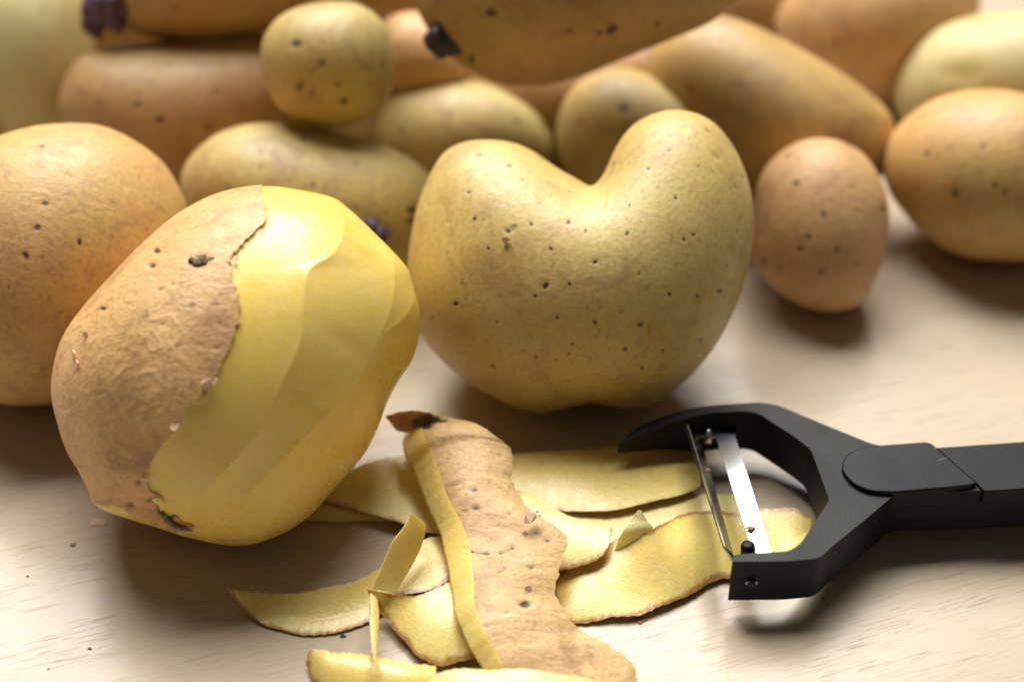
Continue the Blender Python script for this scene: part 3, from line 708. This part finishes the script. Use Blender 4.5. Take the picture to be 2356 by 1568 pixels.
# ------------------------------------------------------------------ peelings
GP = 'potato peelings in the loose pile'
def ribbon(stations, label, up='flesh', fm='peelflesh', nu=90, nv=22, th=.0009, seed=0, jag=.0004, rim=(.5, .5), wave=.0006, bevel=None, pale=0.0, eyes=(), tips=(0, 0), group=GP, name='potato_peel'):
    """stations: (Lx,Ly,Lz_mm, Rx,Ry,Rz_mm, camber_mm). A curved strip of peel with real thickness."""
    L = catmull([P(s[0], s[1], s[2] * .001) for s in stations], False, 16)
    R = catmull([P(s[3], s[4], s[5] * .001) for s in stations], False, 16)
    C = catmull([[s[6] * .001, 0, 0] for s in stations], False, 16)[:, 0]
    idx = np.linspace(0, len(L) - 1, nu)
    f = lambda A: np.array([np.interp(idx, np.arange(len(L)), A[:, k]) for k in range(3)]).T
    L, R = f(L), f(R); C = np.interp(idx, np.arange(len(C)), C)
    rs = np.random.RandomState(seed); s = np.arange(nu)
    def jn(k):
        x = sines(np.column_stack([s * .22 + k, s * 0, s * 0]), seed + k, 1.0, 6) + .4 * sines(np.column_stack([s * 1.3 + k, s * 0, s * 0]), seed + k + 50, 1.0, 6)
        return x * jag * .6
    wdir = (R - L); ww = np.linalg.norm(wdir, axis=1)[:, None] + 1e-6; wdir = wdir / ww
    L = L + wdir * jn(1)[:, None] * (.3 if bevel is not None else 1) ; R = R + wdir * jn(2)[:, None]
    v = (1 - np.cos(np.linspace(0, math.pi, nv))) / 2
    VV = np.tile(v, (nu, 1)); k0 = nv // 4
    if bevel is not None:
        bq = np.interp(np.arange(nu) / (nu - 1), *bevel)[:, None]; kk = np.arange(nv)[None]
        VV = np.where(kk <= k0, bq * kk / k0, bq + (1 - bq) * np.sin(np.clip((kk - k0) / (nv - 1 - k0), 0, 1) * math.pi / 2))
    T = L[:, None] + (R - L)[:, None] * VV[:, :, None]
    T[:, :, 2] += C[:, None] * (4 * VV * (1 - VV))
    flat = T.reshape(-1, 3)
    T[:, :, 2] += (wave * sines(flat, seed + 5, 130, 6)).reshape(nu, nv) * np.sin(np.pi * v)[None] + (wave * .07 * sines(flat, seed + 6, 420, 6)).reshape(nu, nv)
    if bevel is not None:   # thick cut side turned to the camera
        bb = np.interp(np.arange(nu) / (nu - 1), *bevel)[:, None]
        T[:, :, 2] -= np.where(VV < bb, (1 - VV / np.maximum(bb, .01)) ** 1.3 * .0022, 0)
    dU = np.gradient(T, axis=0); dV = np.gradient(T, axis=1)
    nn = np.cross(dU, dV); nn /= np.linalg.norm(nn, axis=2)[:, :, None] + 1e-12
    if nn[:, :, 2].mean() < 0: nn = -nn
    e = np.minimum(VV, 1 - VV) * ww        # metres from the edge
    e = np.minimum(e, np.minimum(s, nu - 1 - s)[:, None] * np.linalg.norm(np.gradient(L, axis=0), axis=1).mean())
    tt = th * (.12 + .88 * np.clip(e / .0035, 0, 1) ** .7)
    B = T - nn * tt[:, :, None]
    zf = .0002; low = np.minimum(T, B)[:, :, 2]; T[:, :, 2] += np.maximum(zf - low, 0); B[:, :, 2] += np.maximum(zf - low, 0)
    V = np.concatenate([T.reshape(-1, 3), B.reshape(-1, 3)]); n = nu * nv
    F, MI = [], []
    top = 0 if up == 'flesh' else 1
    for i in range(nu - 1):
        for j in range(nv - 1):
            a = i * nv + j; F.append((a, a + nv, a + nv + 1, a + 1))
            k = top
            if bevel is not None and j < k0: k = 0
            MI.append(k)
    for i in range(nu - 1):
        for j in range(nv - 1):
            a = n + i * nv + j; F.append((a, a + 1, a + nv + 1, a + nv)); MI.append(1 - top)
    for i in range(nu - 1):
        for j, rev in ((0, 0), (nv - 1, 1)):
            a = i * nv + j; q = (a, a + n, a + n + nv, a + nv); F.append(q[::-1] if rev else q); MI.append(0)
    for j in range(nv - 1):
        for i, rev in ((0, 1), (nu - 1, 0)):
            a = i * nv + j; q = (a, a + n, a + n + 1, a + 1); F.append(q[::-1] if rev else q); MI.append(0)
    # rim colour: thin browned edge where the skin shows through
    el = VV * ww; er = (1 - VV) * ww
    rm = np.maximum(rim[0] * 1.25 * np.exp(-el / .0012), rim[1] * 1.25 * np.exp(-er / .0012))
    st = s[:, None] * np.linalg.norm(np.gradient(L, axis=0), axis=1).mean(); en = st[::-1]
    rm = np.maximum(rm, np.maximum(tips[0] * np.exp(-st / .002), tips[1] * np.exp(-en / .002)) + 0 * rm)
    rm = np.concatenate([rm.ravel(), rm.ravel()])
    ey = np.zeros(2 * n); px, py = proj(V)
    for x, y, r, k in eyes:
        q = ((px - x) / r) ** 2 + ((py - y) / (r * .6)) ** 2; g_ = np.exp(-q) * k; ey = np.maximum(ey, g_)
    V[:n] -= nn.reshape(-1, 3) * (np.clip(ey[:n], 0, 1) * .0004)[:, None]
    pl = np.full(2 * n, pale)
    o = mesh_obj(name, V, F, [M[fm], M['peelskin']], attrs={'rim': rm, 'eye': ey, 'pale': pl}, mat_idx=MI)
    return tag(o, label, 'potato peel', group)

def S(fn, rows):
    return [(*fn(r[0], r[1]), r[2], *fn(r[3], r[4]), r[5], r[6]) for r in rows]
# lowest layer first
ribbon(S(c5, [(420, 560, 1, 480, 690, .5, .3), (560, 590, 2, 600, 694, .5, .3), (700, 600, 2, 760, 694, .5, .5), (860, 610, 2, 900, 694, .5, .3), (980, 640, 2, 1000, 692, .5, .2)]),
    'narrow edge-on yellow peel poking out under the half-peeled potato', seed=1, rim=(.3, .2), nu=60, nv=12)
ribbon(S(c5, [(520, 470, 3, 500, 560, 2, 0), (660, 440, 4, 640, 600, 3, .6), (800, 385, 5, 800, 640, 3, .6), (920, 350, 5, 950, 682, 3, .8), (1060, 330, 5, 1100, 742, 3, .8), (1200, 330, 4, 1230, 770, 3, .6), (1350, 360, 3, 1360, 800, 3, .5)]),
    'broad pale yellow peel between the half-peeled potato and the brown-skinned peel', fm='palepeel', seed=2, rim=(.3, .65), wave=.0009, nu=110, nv=34)
def F2(x, y): return (x / 1.0866, y / 1.0866)
ribbon(S(F2, [(1250, 1140, 4, 1270, 1235, 4, .6), (1330, 1128, 5, 1340, 1262, 4.5, 1.), (1420, 1122, 6, 1430, 1278, 5, 1.2), (1520, 1115, 5.5, 1540, 1272, 5.5, .8), (1620, 1103, 4.5, 1650, 1247, 5.5, .5), (1700, 1096, 3.8, 1725, 1226, 5, .5), (1744, 1100, 3.8, 1752, 1212, 5, .2)]),
    'wide yellow peel lying furthest back, its right end under the peeler blade', seed=3, rim=(.55, .5), tips=(0, .8), wave=.0008, nu=110, nv=34)
ribbon(S(F2, [(1330, 1262, 3, 1350, 1350, 2, .5), (1430, 1268, 3, 1450, 1380, 2, .6), (1540, 1258, 3.5, 1560, 1390, 2, .6), (1650, 1244, 3.5, 1670, 1380, 2, .6), (1760, 1234, 3, 1780, 1350, 1.5, .5), (1850, 1232, 2, 1865, 1300, 1.5, .2)]),
    'light yellow peel below the furthest back one, mostly covered by the wavy peel', fm='palepeel', seed=4, rim=(.2, .2), nu=90, nv=26)
ribbon(S(F2, [(1385, 1440, 2, 1400, 1556, .6, .6), (1455, 1395, 4, 1465, 1552, .8, 1.), (1540, 1346, 6, 1540, 1543, 1.5, .5), (1590, 1334, 8, 1608, 1531, 1.5, -.4), (1635, 1322, 9.5, 1657, 1517, 1.6, -.6),
    (1682, 1294, 7, 1725, 1483, 1.5, 1.4), (1752, 1277, 4, 1775, 1456, 1.2, 1.4), (1842, 1281, 3, 1850, 1440, 1.0, .8), (1905, 1269, 3, 1930, 1420, 1., .6), (1990, 1271, 3, 1990, 1390, 1, .4), (2034, 1300, 2, 2030, 1350, 1, .1)]),
    'long wavy yellow peel with a ragged brown edge, reaching under the peeler head', seed=5, rim=(.95, 1.0), tips=(0, .8), wave=.0009, nu=190, nv=44, jag=.0006)
ribbon(S(F2, [(1530, 1392, 4, 1650, 1352, 6, .5), (1552, 1335, 9, 1637, 1322, 9.5, .3), (1578, 1296, 11, 1620, 1300, 11, .2), (1597, 1274, 12.5, 1604, 1276, 12.5, 0)]),
    'small pale pointed flap of peel standing up at the top of the wavy peel', fm='palepeel', seed=6, rim=(.0, .0), nu=40, nv=16, pale=.6, wave=.0002, jag=.0002)
ribbon(S(F2, [(1240, 1240, 6, 1240, 1400, 4, .5), (1306, 1226, 8, 1320, 1415, 5, 1.), (1365, 1260, 8, 1404, 1420, 5, 1.2), (1430, 1292, 8, 1455, 1410, 5.5, 1.2), (1490, 1309, 8, 1500, 1395, 6.5, .8), (1530, 1322, 8.5, 1522, 1362, 7.5, .2)]),
    'rounded tongue of pale yellow peel sticking out to the right of the brown-skinned peel', fm='palepeel', seed=7, rim=(.15, .7), tips=(0, .9), nu=90, nv=30)
# left crescent
ribbon(S(c5, [(66, 1054, 6, 70, 1062, 6, 0), (150, 1062, 4.5, 175, 1185, 1.5, -.4), (250, 1064, 3.5, 270, 1245, .8, -.8), (400, 1070, 3.5, 400, 1288, .6, -.8), (560, 1052, 4, 560, 1296, .6, -.6), (700, 1015, 4, 700, 1270, .7, -.4),
    (860, 945, 4, 850, 1200, 1, 0), (985, 868, 4, 960, 1090, 3, .4), (1110, 788, 4, 1120, 1068, 3, .6), (1220, 765, 4, 1260, 1000, 3.5, .5), (1330, 770, 3.5, 1380, 960, 3.5, .3)]),
    'long crescent-shaped yellow peel whose split tip points left on the bare tabletop', seed=8, rim=(.35, .9), tips=(1., 0), nu=180, nv=36, wave=.0005,
    eyes=[(*c5(190, 1140), 16, .7)])
ribbon(S(c5, [(812, 1062, 7.5, 816, 1076, 7, 0), (920, 1072, 6.5, 862, 1140, 4, -.4), (1040, 1086, 6, 930, 1235, 2.5, .3), (1140, 1070, 6, 1000, 1330, 2, 1.0), (1250, 1010, 6, 1080, 1415, 1.6, 1.6), (1340, 980, 6, 1200, 1458, 1.4, 1.8),
    (1420, 960, 5, 1320, 1432, 1.6, 1.5), (1480, 950, 4, 1430, 1405, 2, 1.)]),
    'yellow peel with brown spotted edge just below the torn standing strip', seed=9, rim=(.7, 1.), tips=(.8, 0), nu=120, nv=40,
    eyes=[(*c5(930, 1210), 14, .5)])
# bottom peel under the camera edge
ribbon(S(c5, [(505, 1376, 4, 482, 1440, 1.5, .2), (600, 1384, 5, 560, 1600, 1, 1.2), (720, 1395, 5, 700, 1660, 1, 1.2), (850, 1420, 4.5, 840, 1680, 1, 1.), (1000, 1440, 4.5, 1000, 1700, 1, 1.), (1180, 1462, 6, 1160, 1720, 2, 1.2)]),
    'yellow peel with a blunt left end, cut off by the bottom edge', seed=10, rim=(.25, .9), tips=(.7, 0), nu=110, nv=34)
# long skin-up peel
big = ribbon(S(c5, [(1010, 165, 9, 1250, 135, 15, 1), (995, 215, 12, 1400, 170, 17, 1.5), (1010, 300, 13, 1500, 235, 16, 2.5), (1050, 370, 12, 1572, 300, 14, 3), (1090, 470, 11, 1590, 400, 13, 3), (1130, 570, 10.5, 1605, 500, 12, 3), (1175, 660, 10, 1650, 600, 12, 3), (1205, 750, 10, 1770, 680, 12, 2.5), (1225, 850, 10, 1872, 785, 11, 2),
    (1252, 960, 10, 1850, 900, 10, 2), (1270, 1080, 9.5, 1822, 1010, 9, 2), (1285, 1170, 9, 1822, 1095, 8, 2.2), (1340, 1300, 8, 1872, 1200, 7, 2.2), (1400, 1400, 7, 1975, 1280, 5, 2.2), (1450, 1480, 6, 2100, 1340, 4, 2),
    (1520, 1580, 4, 2215, 1440, 2.5, 1.8), (1600, 1680, 3, 2255, 1540, 1.5, 1.5), (1700, 1780, 2, 2250, 1640, 1, 1)]),
    'long broad peel lying skin side up across the pile, rough tan with dark eyes', up='skin', seed=11, rim=(.1, .3), nu=260, nv=48, jag=.0006, th=.0014, wave=.0007,
    bevel=([0, .05, .15, .35, .6, .8, 1.], [.30, .27, .21, .20, .20, .13, .05]),
    eyes=[(*c5(1382, 520), 9, .9), (*c5(1390, 618), 10, .9), (*c5(1655, 1132), 14, 1.1), (*c5(1575, 648), 8, .6), (*c5(1720, 750), 10, .7), (*c5(1778, 795), 8, .7), (*c5(1690, 938), 9, .7),
          *[(*c5(x, y), 5, .95) for x, y in ((1335, 835), (1350, 842), (1365, 850), (1382, 853), (1400, 855), (1420, 858), (1440, 860), (1460, 862), (1335, 868), (1350, 862), (1520, 858), (1538, 852), (1555, 848), (1572, 840), (1590, 832))], *[(*c5(x, y), 4, .6) for x, y in ((1240, 500), (1258, 496), (1275, 494), (1292, 492), (1320, 490), (1200, 700), (1330, 640), (1345, 634), (1600, 980), (1520, 960), (1560, 1180))], (*c5(1445, 1255), 6, .8), (*c5(1800, 1430), 12, .3), (*c5(1690, 1190), 9, .4), (*c5(1520, 330), 14, .4), (*c5(1120, 170), 20, 1.1)])
flake('skin_flake', (P(*c5(1680, 672), .0148), np.array([.2, -.2, 1.])), .0019, 61, big, M['flake'], .0004)
flake('skin_flake', (P(*c5(1722, 660), .0146), np.array([-.3, .1, 1.])), .0013, 62, big, M['flake'], .0004)
# its dark curled end
ribbon(S(c5, [(905, 130, 14, 960, 200, 10, 0), (960, 112, 16, 1010, 215, 11, .6), (1060, 100, 17.5, 1080, 205, 13, .6), (1160, 112, 17.5, 1160, 190, 15, .5), (1245, 140, 17, 1235, 170, 16.5, .2)]),
    'dark brown curled scrap with a black blotch beyond the brown-skinned peel', up='skin', seed=12, rim=(.2, .2), nu=60, nv=20, th=.0009, wave=.0002,
    eyes=[(*c5(1150, 155), 34, 1.2), (*c5(1095, 170), 26, 1.0), (*c5(1200, 145), 22, 1.)])
# pale peel at the very bottom, over the end of the skin-up peel
ribbon(S(c5, [(1130, 1540, 6, 1140, 1720, 4, .5), (1240, 1486, 9, 1240, 1740, 5, 1), (1400, 1476, 10, 1400, 1760, 6, 1.5), (1600, 1480, 10, 1600, 1780, 6, 1.5), (1800, 1498, 9, 1800, 1800, 5, 1.5), (1980, 1528, 7, 1950, 1800, 4, 1.2), (2120, 1570, 5, 2050, 1790, 3, .5)]),
    'pale yellow peel along the bottom edge, lying over the lower end of the brown-skinned peel', fm='palepeel', seed=13, rim=(.2, .2), nu=110, nv=30)
# standing strip and its thin tail
ribbon(S(c5, [(1040, 648, 17, 1050, 652, 17, 0), (1000, 728, 16, 1118, 705, 12, .5), (950, 800, 15, 1112, 790, 8, .8), (905, 890, 13, 1062, 905, 6, .8), (868, 980, 11, 1005, 1000, 5.5, .6), (842, 1056, 9, 958, 1076, 5.5, .3)]),
    'narrow greenish-yellow strip of peel standing on edge with a torn upper end', fm='palepeel', seed=14, rim=(.1, .1), nu=90, nv=18, th=.0011, wave=.0002, jag=.0003)
ribbon(S(c5, [(826, 1072, 9, 868, 1110, 8, .2), (820, 1180, 9, 872, 1190, 8, .3), (828, 1290, 9, 866, 1300, 8, .3), (840, 1400, 9, 868, 1410, 8, .3), (856, 1500, 8, 884, 1500, 7, .2), (872, 1570, 7, 886, 1570, 6, .0)]),
    'very thin sliver of peel hanging down from the torn standing strip', seed=15, rim=(.5, .1), nu=70, nv=8, th=.0008, wave=.0001, jag=.0002)

# ------------------------------------------------------------------ vegetable peeler
ZT, ZB = .0158, .0048
def rounded(poly, r, k=5):
    out = []; n = len(poly)
    for i in range(n):
        a, b, c = (np.array(poly[(i + j) % n][:2], float) for j in (-1, 0, 1)); rr = poly[i][2] if len(poly[i]) > 2 else r
        u, v_ = a - b, c - b; lu, lv = np.linalg.norm(u), np.linalg.norm(v_); q = min(rr, lu * .45, lv * .45)
        p0, p1 = b + u / lu * q, b + v_ / lv * q
        for t_ in np.linspace(0, 1, k): out.append((1 - t_) ** 2 * p0 + 2 * t_ * (1 - t_) * b + t_ * t_ * p1)
    return out
def slab(name, poly2d, ztop, zbot, mat, parent, bev=.0007, zfun=None, seg=3):
    pts = [P(x, y, ztop) for x, y in poly2d]
    bm = bmesh.new(); V_ = []
    for p in pts: V_.append(bm.verts.new((p[0], p[1], ztop)))
    f = bm.faces.new(V_)
    if f.normal.z < 0: f.normal_flip()
    r = bmesh.ops.extrude_face_region(bm, geom=[f])
    for v_ in [g_ for g_ in r['geom'] if isinstance(g_, bmesh.types.BMVert)]: v_.co.z = zbot
    bmesh.ops.recalc_face_normals(bm, faces=bm.faces)
    if zfun:
        for v_ in bm.verts: v_.co.z = zfun(v_.co.x, v_.co.y, v_.co.z)
    o_ = np.array(parent.location)
    for v_ in bm.verts: v_.co -= Vector(o_)
    me = bpy.data.meshes.new(name); bm.to_mesh(me); bm.free(); me.materials.append(mat)
    ob = bpy.data.objects.new(name, me); COL.objects.link(ob); ob.parent = parent
    b = ob.modifiers.new('bevel', 'BEVEL'); b.width = bev; b.segments = seg; b.limit_method = 'ANGLE'; b.angle_limit = math.radians(50); b.harden_normals = False
    for p_ in me.polygons: p_.use_smooth = True
    me.set_sharp_from_angle(angle=math.radians(40))
    return ob
c0 = P(*c6(1400, 500), 0)
pe = empty('vegetable_peeler', (c0[0], c0[1], ZB), 'black plastic Y-shaped vegetable peeler with steel blade resting on the peelings', 'peeler')
outl = [(98, 268, 10), (180, 202, 60), (380, 142, 90), (600, 118, 90), (880, 100, 60), (980, 112, 60), (1250, 225, 60), (1530, 338, 60), (1640, 340, 20), (1800, 336, 20),
        (2000, 350, 20), (2075, 560, 20), (1900, 575, 20), (1650, 602, 60), (1590, 650, 60), (1470, 755, 60), (1300, 892, 60), (1225, 938, 50), (1050, 952, 30), (742, 958, 14),
        (742, 948, 10)]
outl = [(98, 268, 10), (180, 202, 60), (380, 142, 90), (600, 118, 90), (880, 100, 60), (980, 112, 60), (1250, 225, 60), (1530, 338, 60), (1640, 345, 20), (1870, 353, 20), (2356, 321, 10), (2900, 288, 60), (3700, 263, 90), (4040, 300, 120), (4040, 470, 120), (3700, 557, 120), (2900, 557, 80), (2356, 575, 20), (2135, 590, 14), (1650, 602, 50), (1470, 755, 60), (1290, 900, 60), (1225, 965, 60), (1050, 982, 30), (732, 985, 12),
        (745, 946, 12), (860, 935, 10), (1050, 926, 40), (1115, 885, 40), (1272, 645, 14), (1262, 610, 14), (1172, 362, 26), (1100, 305, 30), (870, 155, 60), (780, 148, 40), (600, 160, 60),
        (400, 188, 60), (200, 240, 30)]
ring2 = [c6(p[0], p[1]) for p in rounded(outl, 30)]
tipw = P(*c6(98, 268), ZT)
def zf(x, y, z):
    d = math.hypot(x - tipw[0], y - tipw[1]); k = min(1, .22 + d / .020 * .78)
    mid = ZT - .0045
    return mid + (z - mid) * k
slab('frame', ring2, ZT, ZB, M['plastic'], pe, zfun=zf)
# raised tongue and handle
tong = [(1560, 335, 60), (1810, 317, 22), (1842, 325, 14), (2098, 548, 16), (2050, 562, 30), (1640, 598, 40), (1500, 592, 60), (1400, 545, 60), (1342, 470, 60), (1355, 400, 60), (1440, 348, 60)]
slab('tongue', [c6(p[0], p[1]) for p in rounded(tong, 40, 8)], ZT + .0011, ZT - .004, M['plastic'], pe, bev=.0004)
hand = [(1872, 352, 8), (2356, 318, 10), (2900, 285, 60), (3700, 260, 90), (4050, 300, 120), (4050, 470, 120), (3700, 560, 120), (2900, 560, 80), (2356, 578, 20), (2135, 592, 14), (2110, 562, 6)]
slab('handle', [c6(p[0], p[1]) for p in rounded(hand, 20, 6)], ZT + .0007, ZT - .003, M['plastic'], pe, bev=.0005)
# slit in the tongue: its shade as a thin near-black strip
slit = [(1868, 420), (1928, 404), (1932, 412), (1870, 430)]
slab('slit', [c6(*p) for p in slit], ZT + .00115, ZT + .0008, M['hole'], pe, bev=.00005, seg=1)
# blade: two bars joined at both ends round a slot
def bar(name, quads, mat, th=.0005):
    V_, F_ = [], []
    for rows in quads:      # rows of (x,y,z_mm) left/right along the bar
        A = [P(*c6(a[0], a[1]), a[2] * .001) for a, b in rows]; B = [P(*c6(b[0], b[1]), b[2] * .001) for a, b in rows]
        n = len(A); nn = Vector(np.cross(B[0] - A[0], A[-1] - A[0])).normalized()
        if nn.z < 0: nn = -nn
        o0 = len(V_)
        for a, b in zip(A, B): V_ += [tuple(a), tuple(b)]
        for a, b in zip(A, B): V_ += [tuple(Vector(a) - nn * th), tuple(Vector(b) - nn * th)]
        for i in range(n - 1):
            a = o0 + 2 * i; b = o0 + 2 * n + 2 * i
            F_ += [(a, a + 1, a + 3, a + 2), (b, b + 2, b + 3, b + 1), (a, a + 2, b + 2, b), (a + 1, b + 1, b + 3, a + 3)]
        a, b, c_, d_ = o0, o0 + 2 * n, o0 + 2 * n - 2, o0 + 4 * n - 2
        F_ += [(a, b, b + 1, a + 1), (c_, c_ + 1, d_ + 1, d_)]
    bm = bmesh.new(); vs = [bm.verts.new(v_) for v_ in V_]
    for q in F_: bm.faces.new([vs[i] for i in q])
    bmesh.ops.recalc_face_normals(bm, faces=bm.faces)
    V_ = [tuple(v_.co) for v_ in bm.verts]; bm.verts.index_update(); F_ = [tuple(v_.index for v_ in q.verts) for q in bm.faces]; bm.free()
    return mesh_obj(name, V_, F_, mat, parent=pe, smooth=False)
def lerp_rows(a0, a1, b0, b1, n=8, bow=0):
    return [tuple(tuple(np.array(p) * (1 - t_) + np.array(q) * t_ + np.array([0, 0, bow * 4 * t_ * (1 - t_)])) for p, q in ((a0, a1), (b0, b1))) for t_ in np.linspace(0, 1, n)]
def blade_z(t): return 11.1 + 1.5 * (1 - ((t - .4) / .6) ** 2)
bar('blade', [[((636 + 224 * t, 272 + 686 * t, blade_z(t) - .6), (748 + 214 * t, 278 + 680 * t, blade_z(t))) for t in np.linspace(0, 1, 18)]], M['steel'])
bar('cutting_edge', [lerp_rows((466, 222, 14.50), (683, 898, 15.20), (484, 226, 15.70), (697, 898, 16.30), 10)], M['steeledge'], .0003)
bar('guard_bar', [lerp_rows((482, 226, 15.10), (695, 898, 15.70), (548, 262, 9.50), (744, 950, 10.10), 10)], M['darkreflsteel'], .0005)
bar('blade_end', [[((500, 232, 10.80), (760, 250, 10.80)), ((540, 282, 10.80), (752, 296, 10.80))]], M['steel'], .0006)
bar('blade_end', [[((690, 900, 12.30), (745, 952, 10.80)), ((745, 985, 10.30), (760, 985, 10.30)) ]], M['steel'], .0006)
# pivot stud, pivot ends
def cyl(name, a, b, r, mat, seg=20, dome=.25):
    a, b = Vector(a), Vector(b); d = b - a
    pts = [a, a + d * .8, a + d * .93, b]; return mesh_obj(name, *tube(pts, [r, r, r * .86, r * .45], seg), mat, parent=pe)
s0 = P(*c6(822, 962), .0090); cyl('stud', s0, (s0[0] - .0003, s0[1] + .0002, .0129), .0015, M['plastic'])
s1 = P(*c6(598, 322), .0098); cyl('pivot', (s1[0], s1[1], .0095), (s1[0] + .0004, s1[1] + .0022, .0118), .0009, M['steeledge'])
# pivot hole on the front arm's outer face: shade as a near-black disc
fa = P(*c6(732, 985), ZT); fb = P(*c6(1050, 982), ZT)
dr = Vector(fb - fa).normalized(); nrm_ = Vector((dr.y, -dr.x, 0)).normalized()
if nrm_.y > 0: nrm_ = -nrm_
hc = Vector(fa) + dr * .0044 - nrm_ * 0; hc.z = ZT - .0058
V_, F_ = [], []; zz = Vector((0, 0, 1))
def disc(c, r, d0, d1, seg=28):
    V1 = [tuple(c + nrm_ * d1 + (dr * math.cos(a) + zz * math.sin(a)) * r) for a in np.linspace(0, 2 * math.pi, seg, endpoint=False)]
    V0 = [tuple(c + nrm_ * d0 + (dr * math.cos(a) + zz * math.sin(a)) * r) for a in np.linspace(0, 2 * math.pi, seg, endpoint=False)]
    return V0 + V1, [tuple(range(seg, 2 * seg)), tuple(range(seg - 1, -1, -1))] + [(i, (i + 1) % seg, (i + 1) % seg + seg, i + seg) for i in range(seg)]
v1, f1 = disc(hc, .0015, -.001, .00012); mesh_obj('pivot_hole', v1, f1, M['hole'], parent=pe, smooth=False)
v1, f1 = tube([hc + nrm_ * .0003 + (dr * math.cos(a) + zz * math.sin(a)) * .00125 - zz * .0006 for a in np.linspace(.25, math.pi - .35, 12)], [.0001] + [.00018] * 10 + [.0001], 6)
mesh_obj('pivot_wire', v1, f1, M['steeledge'], parent=pe)
p_ = hc + nrm_ * .0002 + zz * .0005
mesh_obj('pivot_ball', *knob_mesh(p_, nrm_, .0009, .0008, 3, 12, 6), M['plastic'], parent=pe)

# crumb stuck on the blade
def crumb(x, y, z, size, mat, label, seed, group='crumbs scattered over the bare tabletop', name='peel_crumb', thick=.4):
    c_ = P(x, y, z); rs = random.Random(seed); k = 8; V_ = []
    for lay, zz_ in ((1.0, 0), (.9, .6), (.5, 1.0)):
        for i in range(k):
            a = i / k * 6.283; r_ = size * (.6 + .5 * abs(math.sin(1.7 * i + seed)))
            V_.append((c_[0] + r_ * lay * math.cos(a), c_[1] + r_ * .7 * lay * math.sin(a), z + size * thick * zz_ * (1 + .3 * math.sin(2.3 * i + seed))))
    F_ = [tuple(range(k - 1, -1, -1))] + [(l * k + i, l * k + (i + 1) % k, (l + 1) * k + (i + 1) % k, (l + 1) * k + i) for l in (0, 1) for i in range(k)] + [tuple(range(2 * k, 3 * k))]
    return tag(mesh_obj(name, V_, F_, mat, smooth=False), label, 'crumb', group)
crumb(*c6(835, 800), .0119, .0011, M['crumb'], 'brown crumb of potato skin stuck on the bright steel blade', 1, None, thick=.3)
crumb(*c6(598, 478), .0128, .0007, M['crumb'], 'tiny orange-brown scrap of skin clinging to the darker front bar of the peeler', 12, None)
crumb(*c7(640, 535), 0, .0020, M['flake'], 'pale brown skin flake on the tabletop just below the half-peeled potato', 2, thick=.15)
crumb(*c7(475, 680), 0, .0008, M['crumb'], 'small brown crumb on the tabletop left of the potato shadow', 3)
crumb(*c7(180, 883), 0, .00035, M['speck'], 'tiny black speck on the tabletop nearest the left edge', 4)
crumb(*c7(583, 1352), 0, .0005, M['speck'], 'tiny black speck on the tabletop near the bottom edge, in shadow', 5)
crumb(*c7(315, 1482), 0, .0004, M['crumb'], 'tiny brown speck on the tabletop in the lower left corner', 6)
crumb(*c5(2272, 1220), 0, .0017, M['crumb'], 'flat reddish crumb of skin on the tabletop below the wavy peel', 7, thick=.2)
crumb(*c5(680, 1306), 0, .0007, M['speck'], 'dark crumb on the tabletop below the crescent-shaped peel', 8)
crumb(*c6(1235, 1190), 0, .0006, M['crumb'], 'small reddish crumb on the tabletop in the shadow of the peeler', 9)
crumb(*c5(225, 1240), 0, .0006, M['crumb'], 'small brown crumb beside the split tip of the crescent-shaped peel', 10)
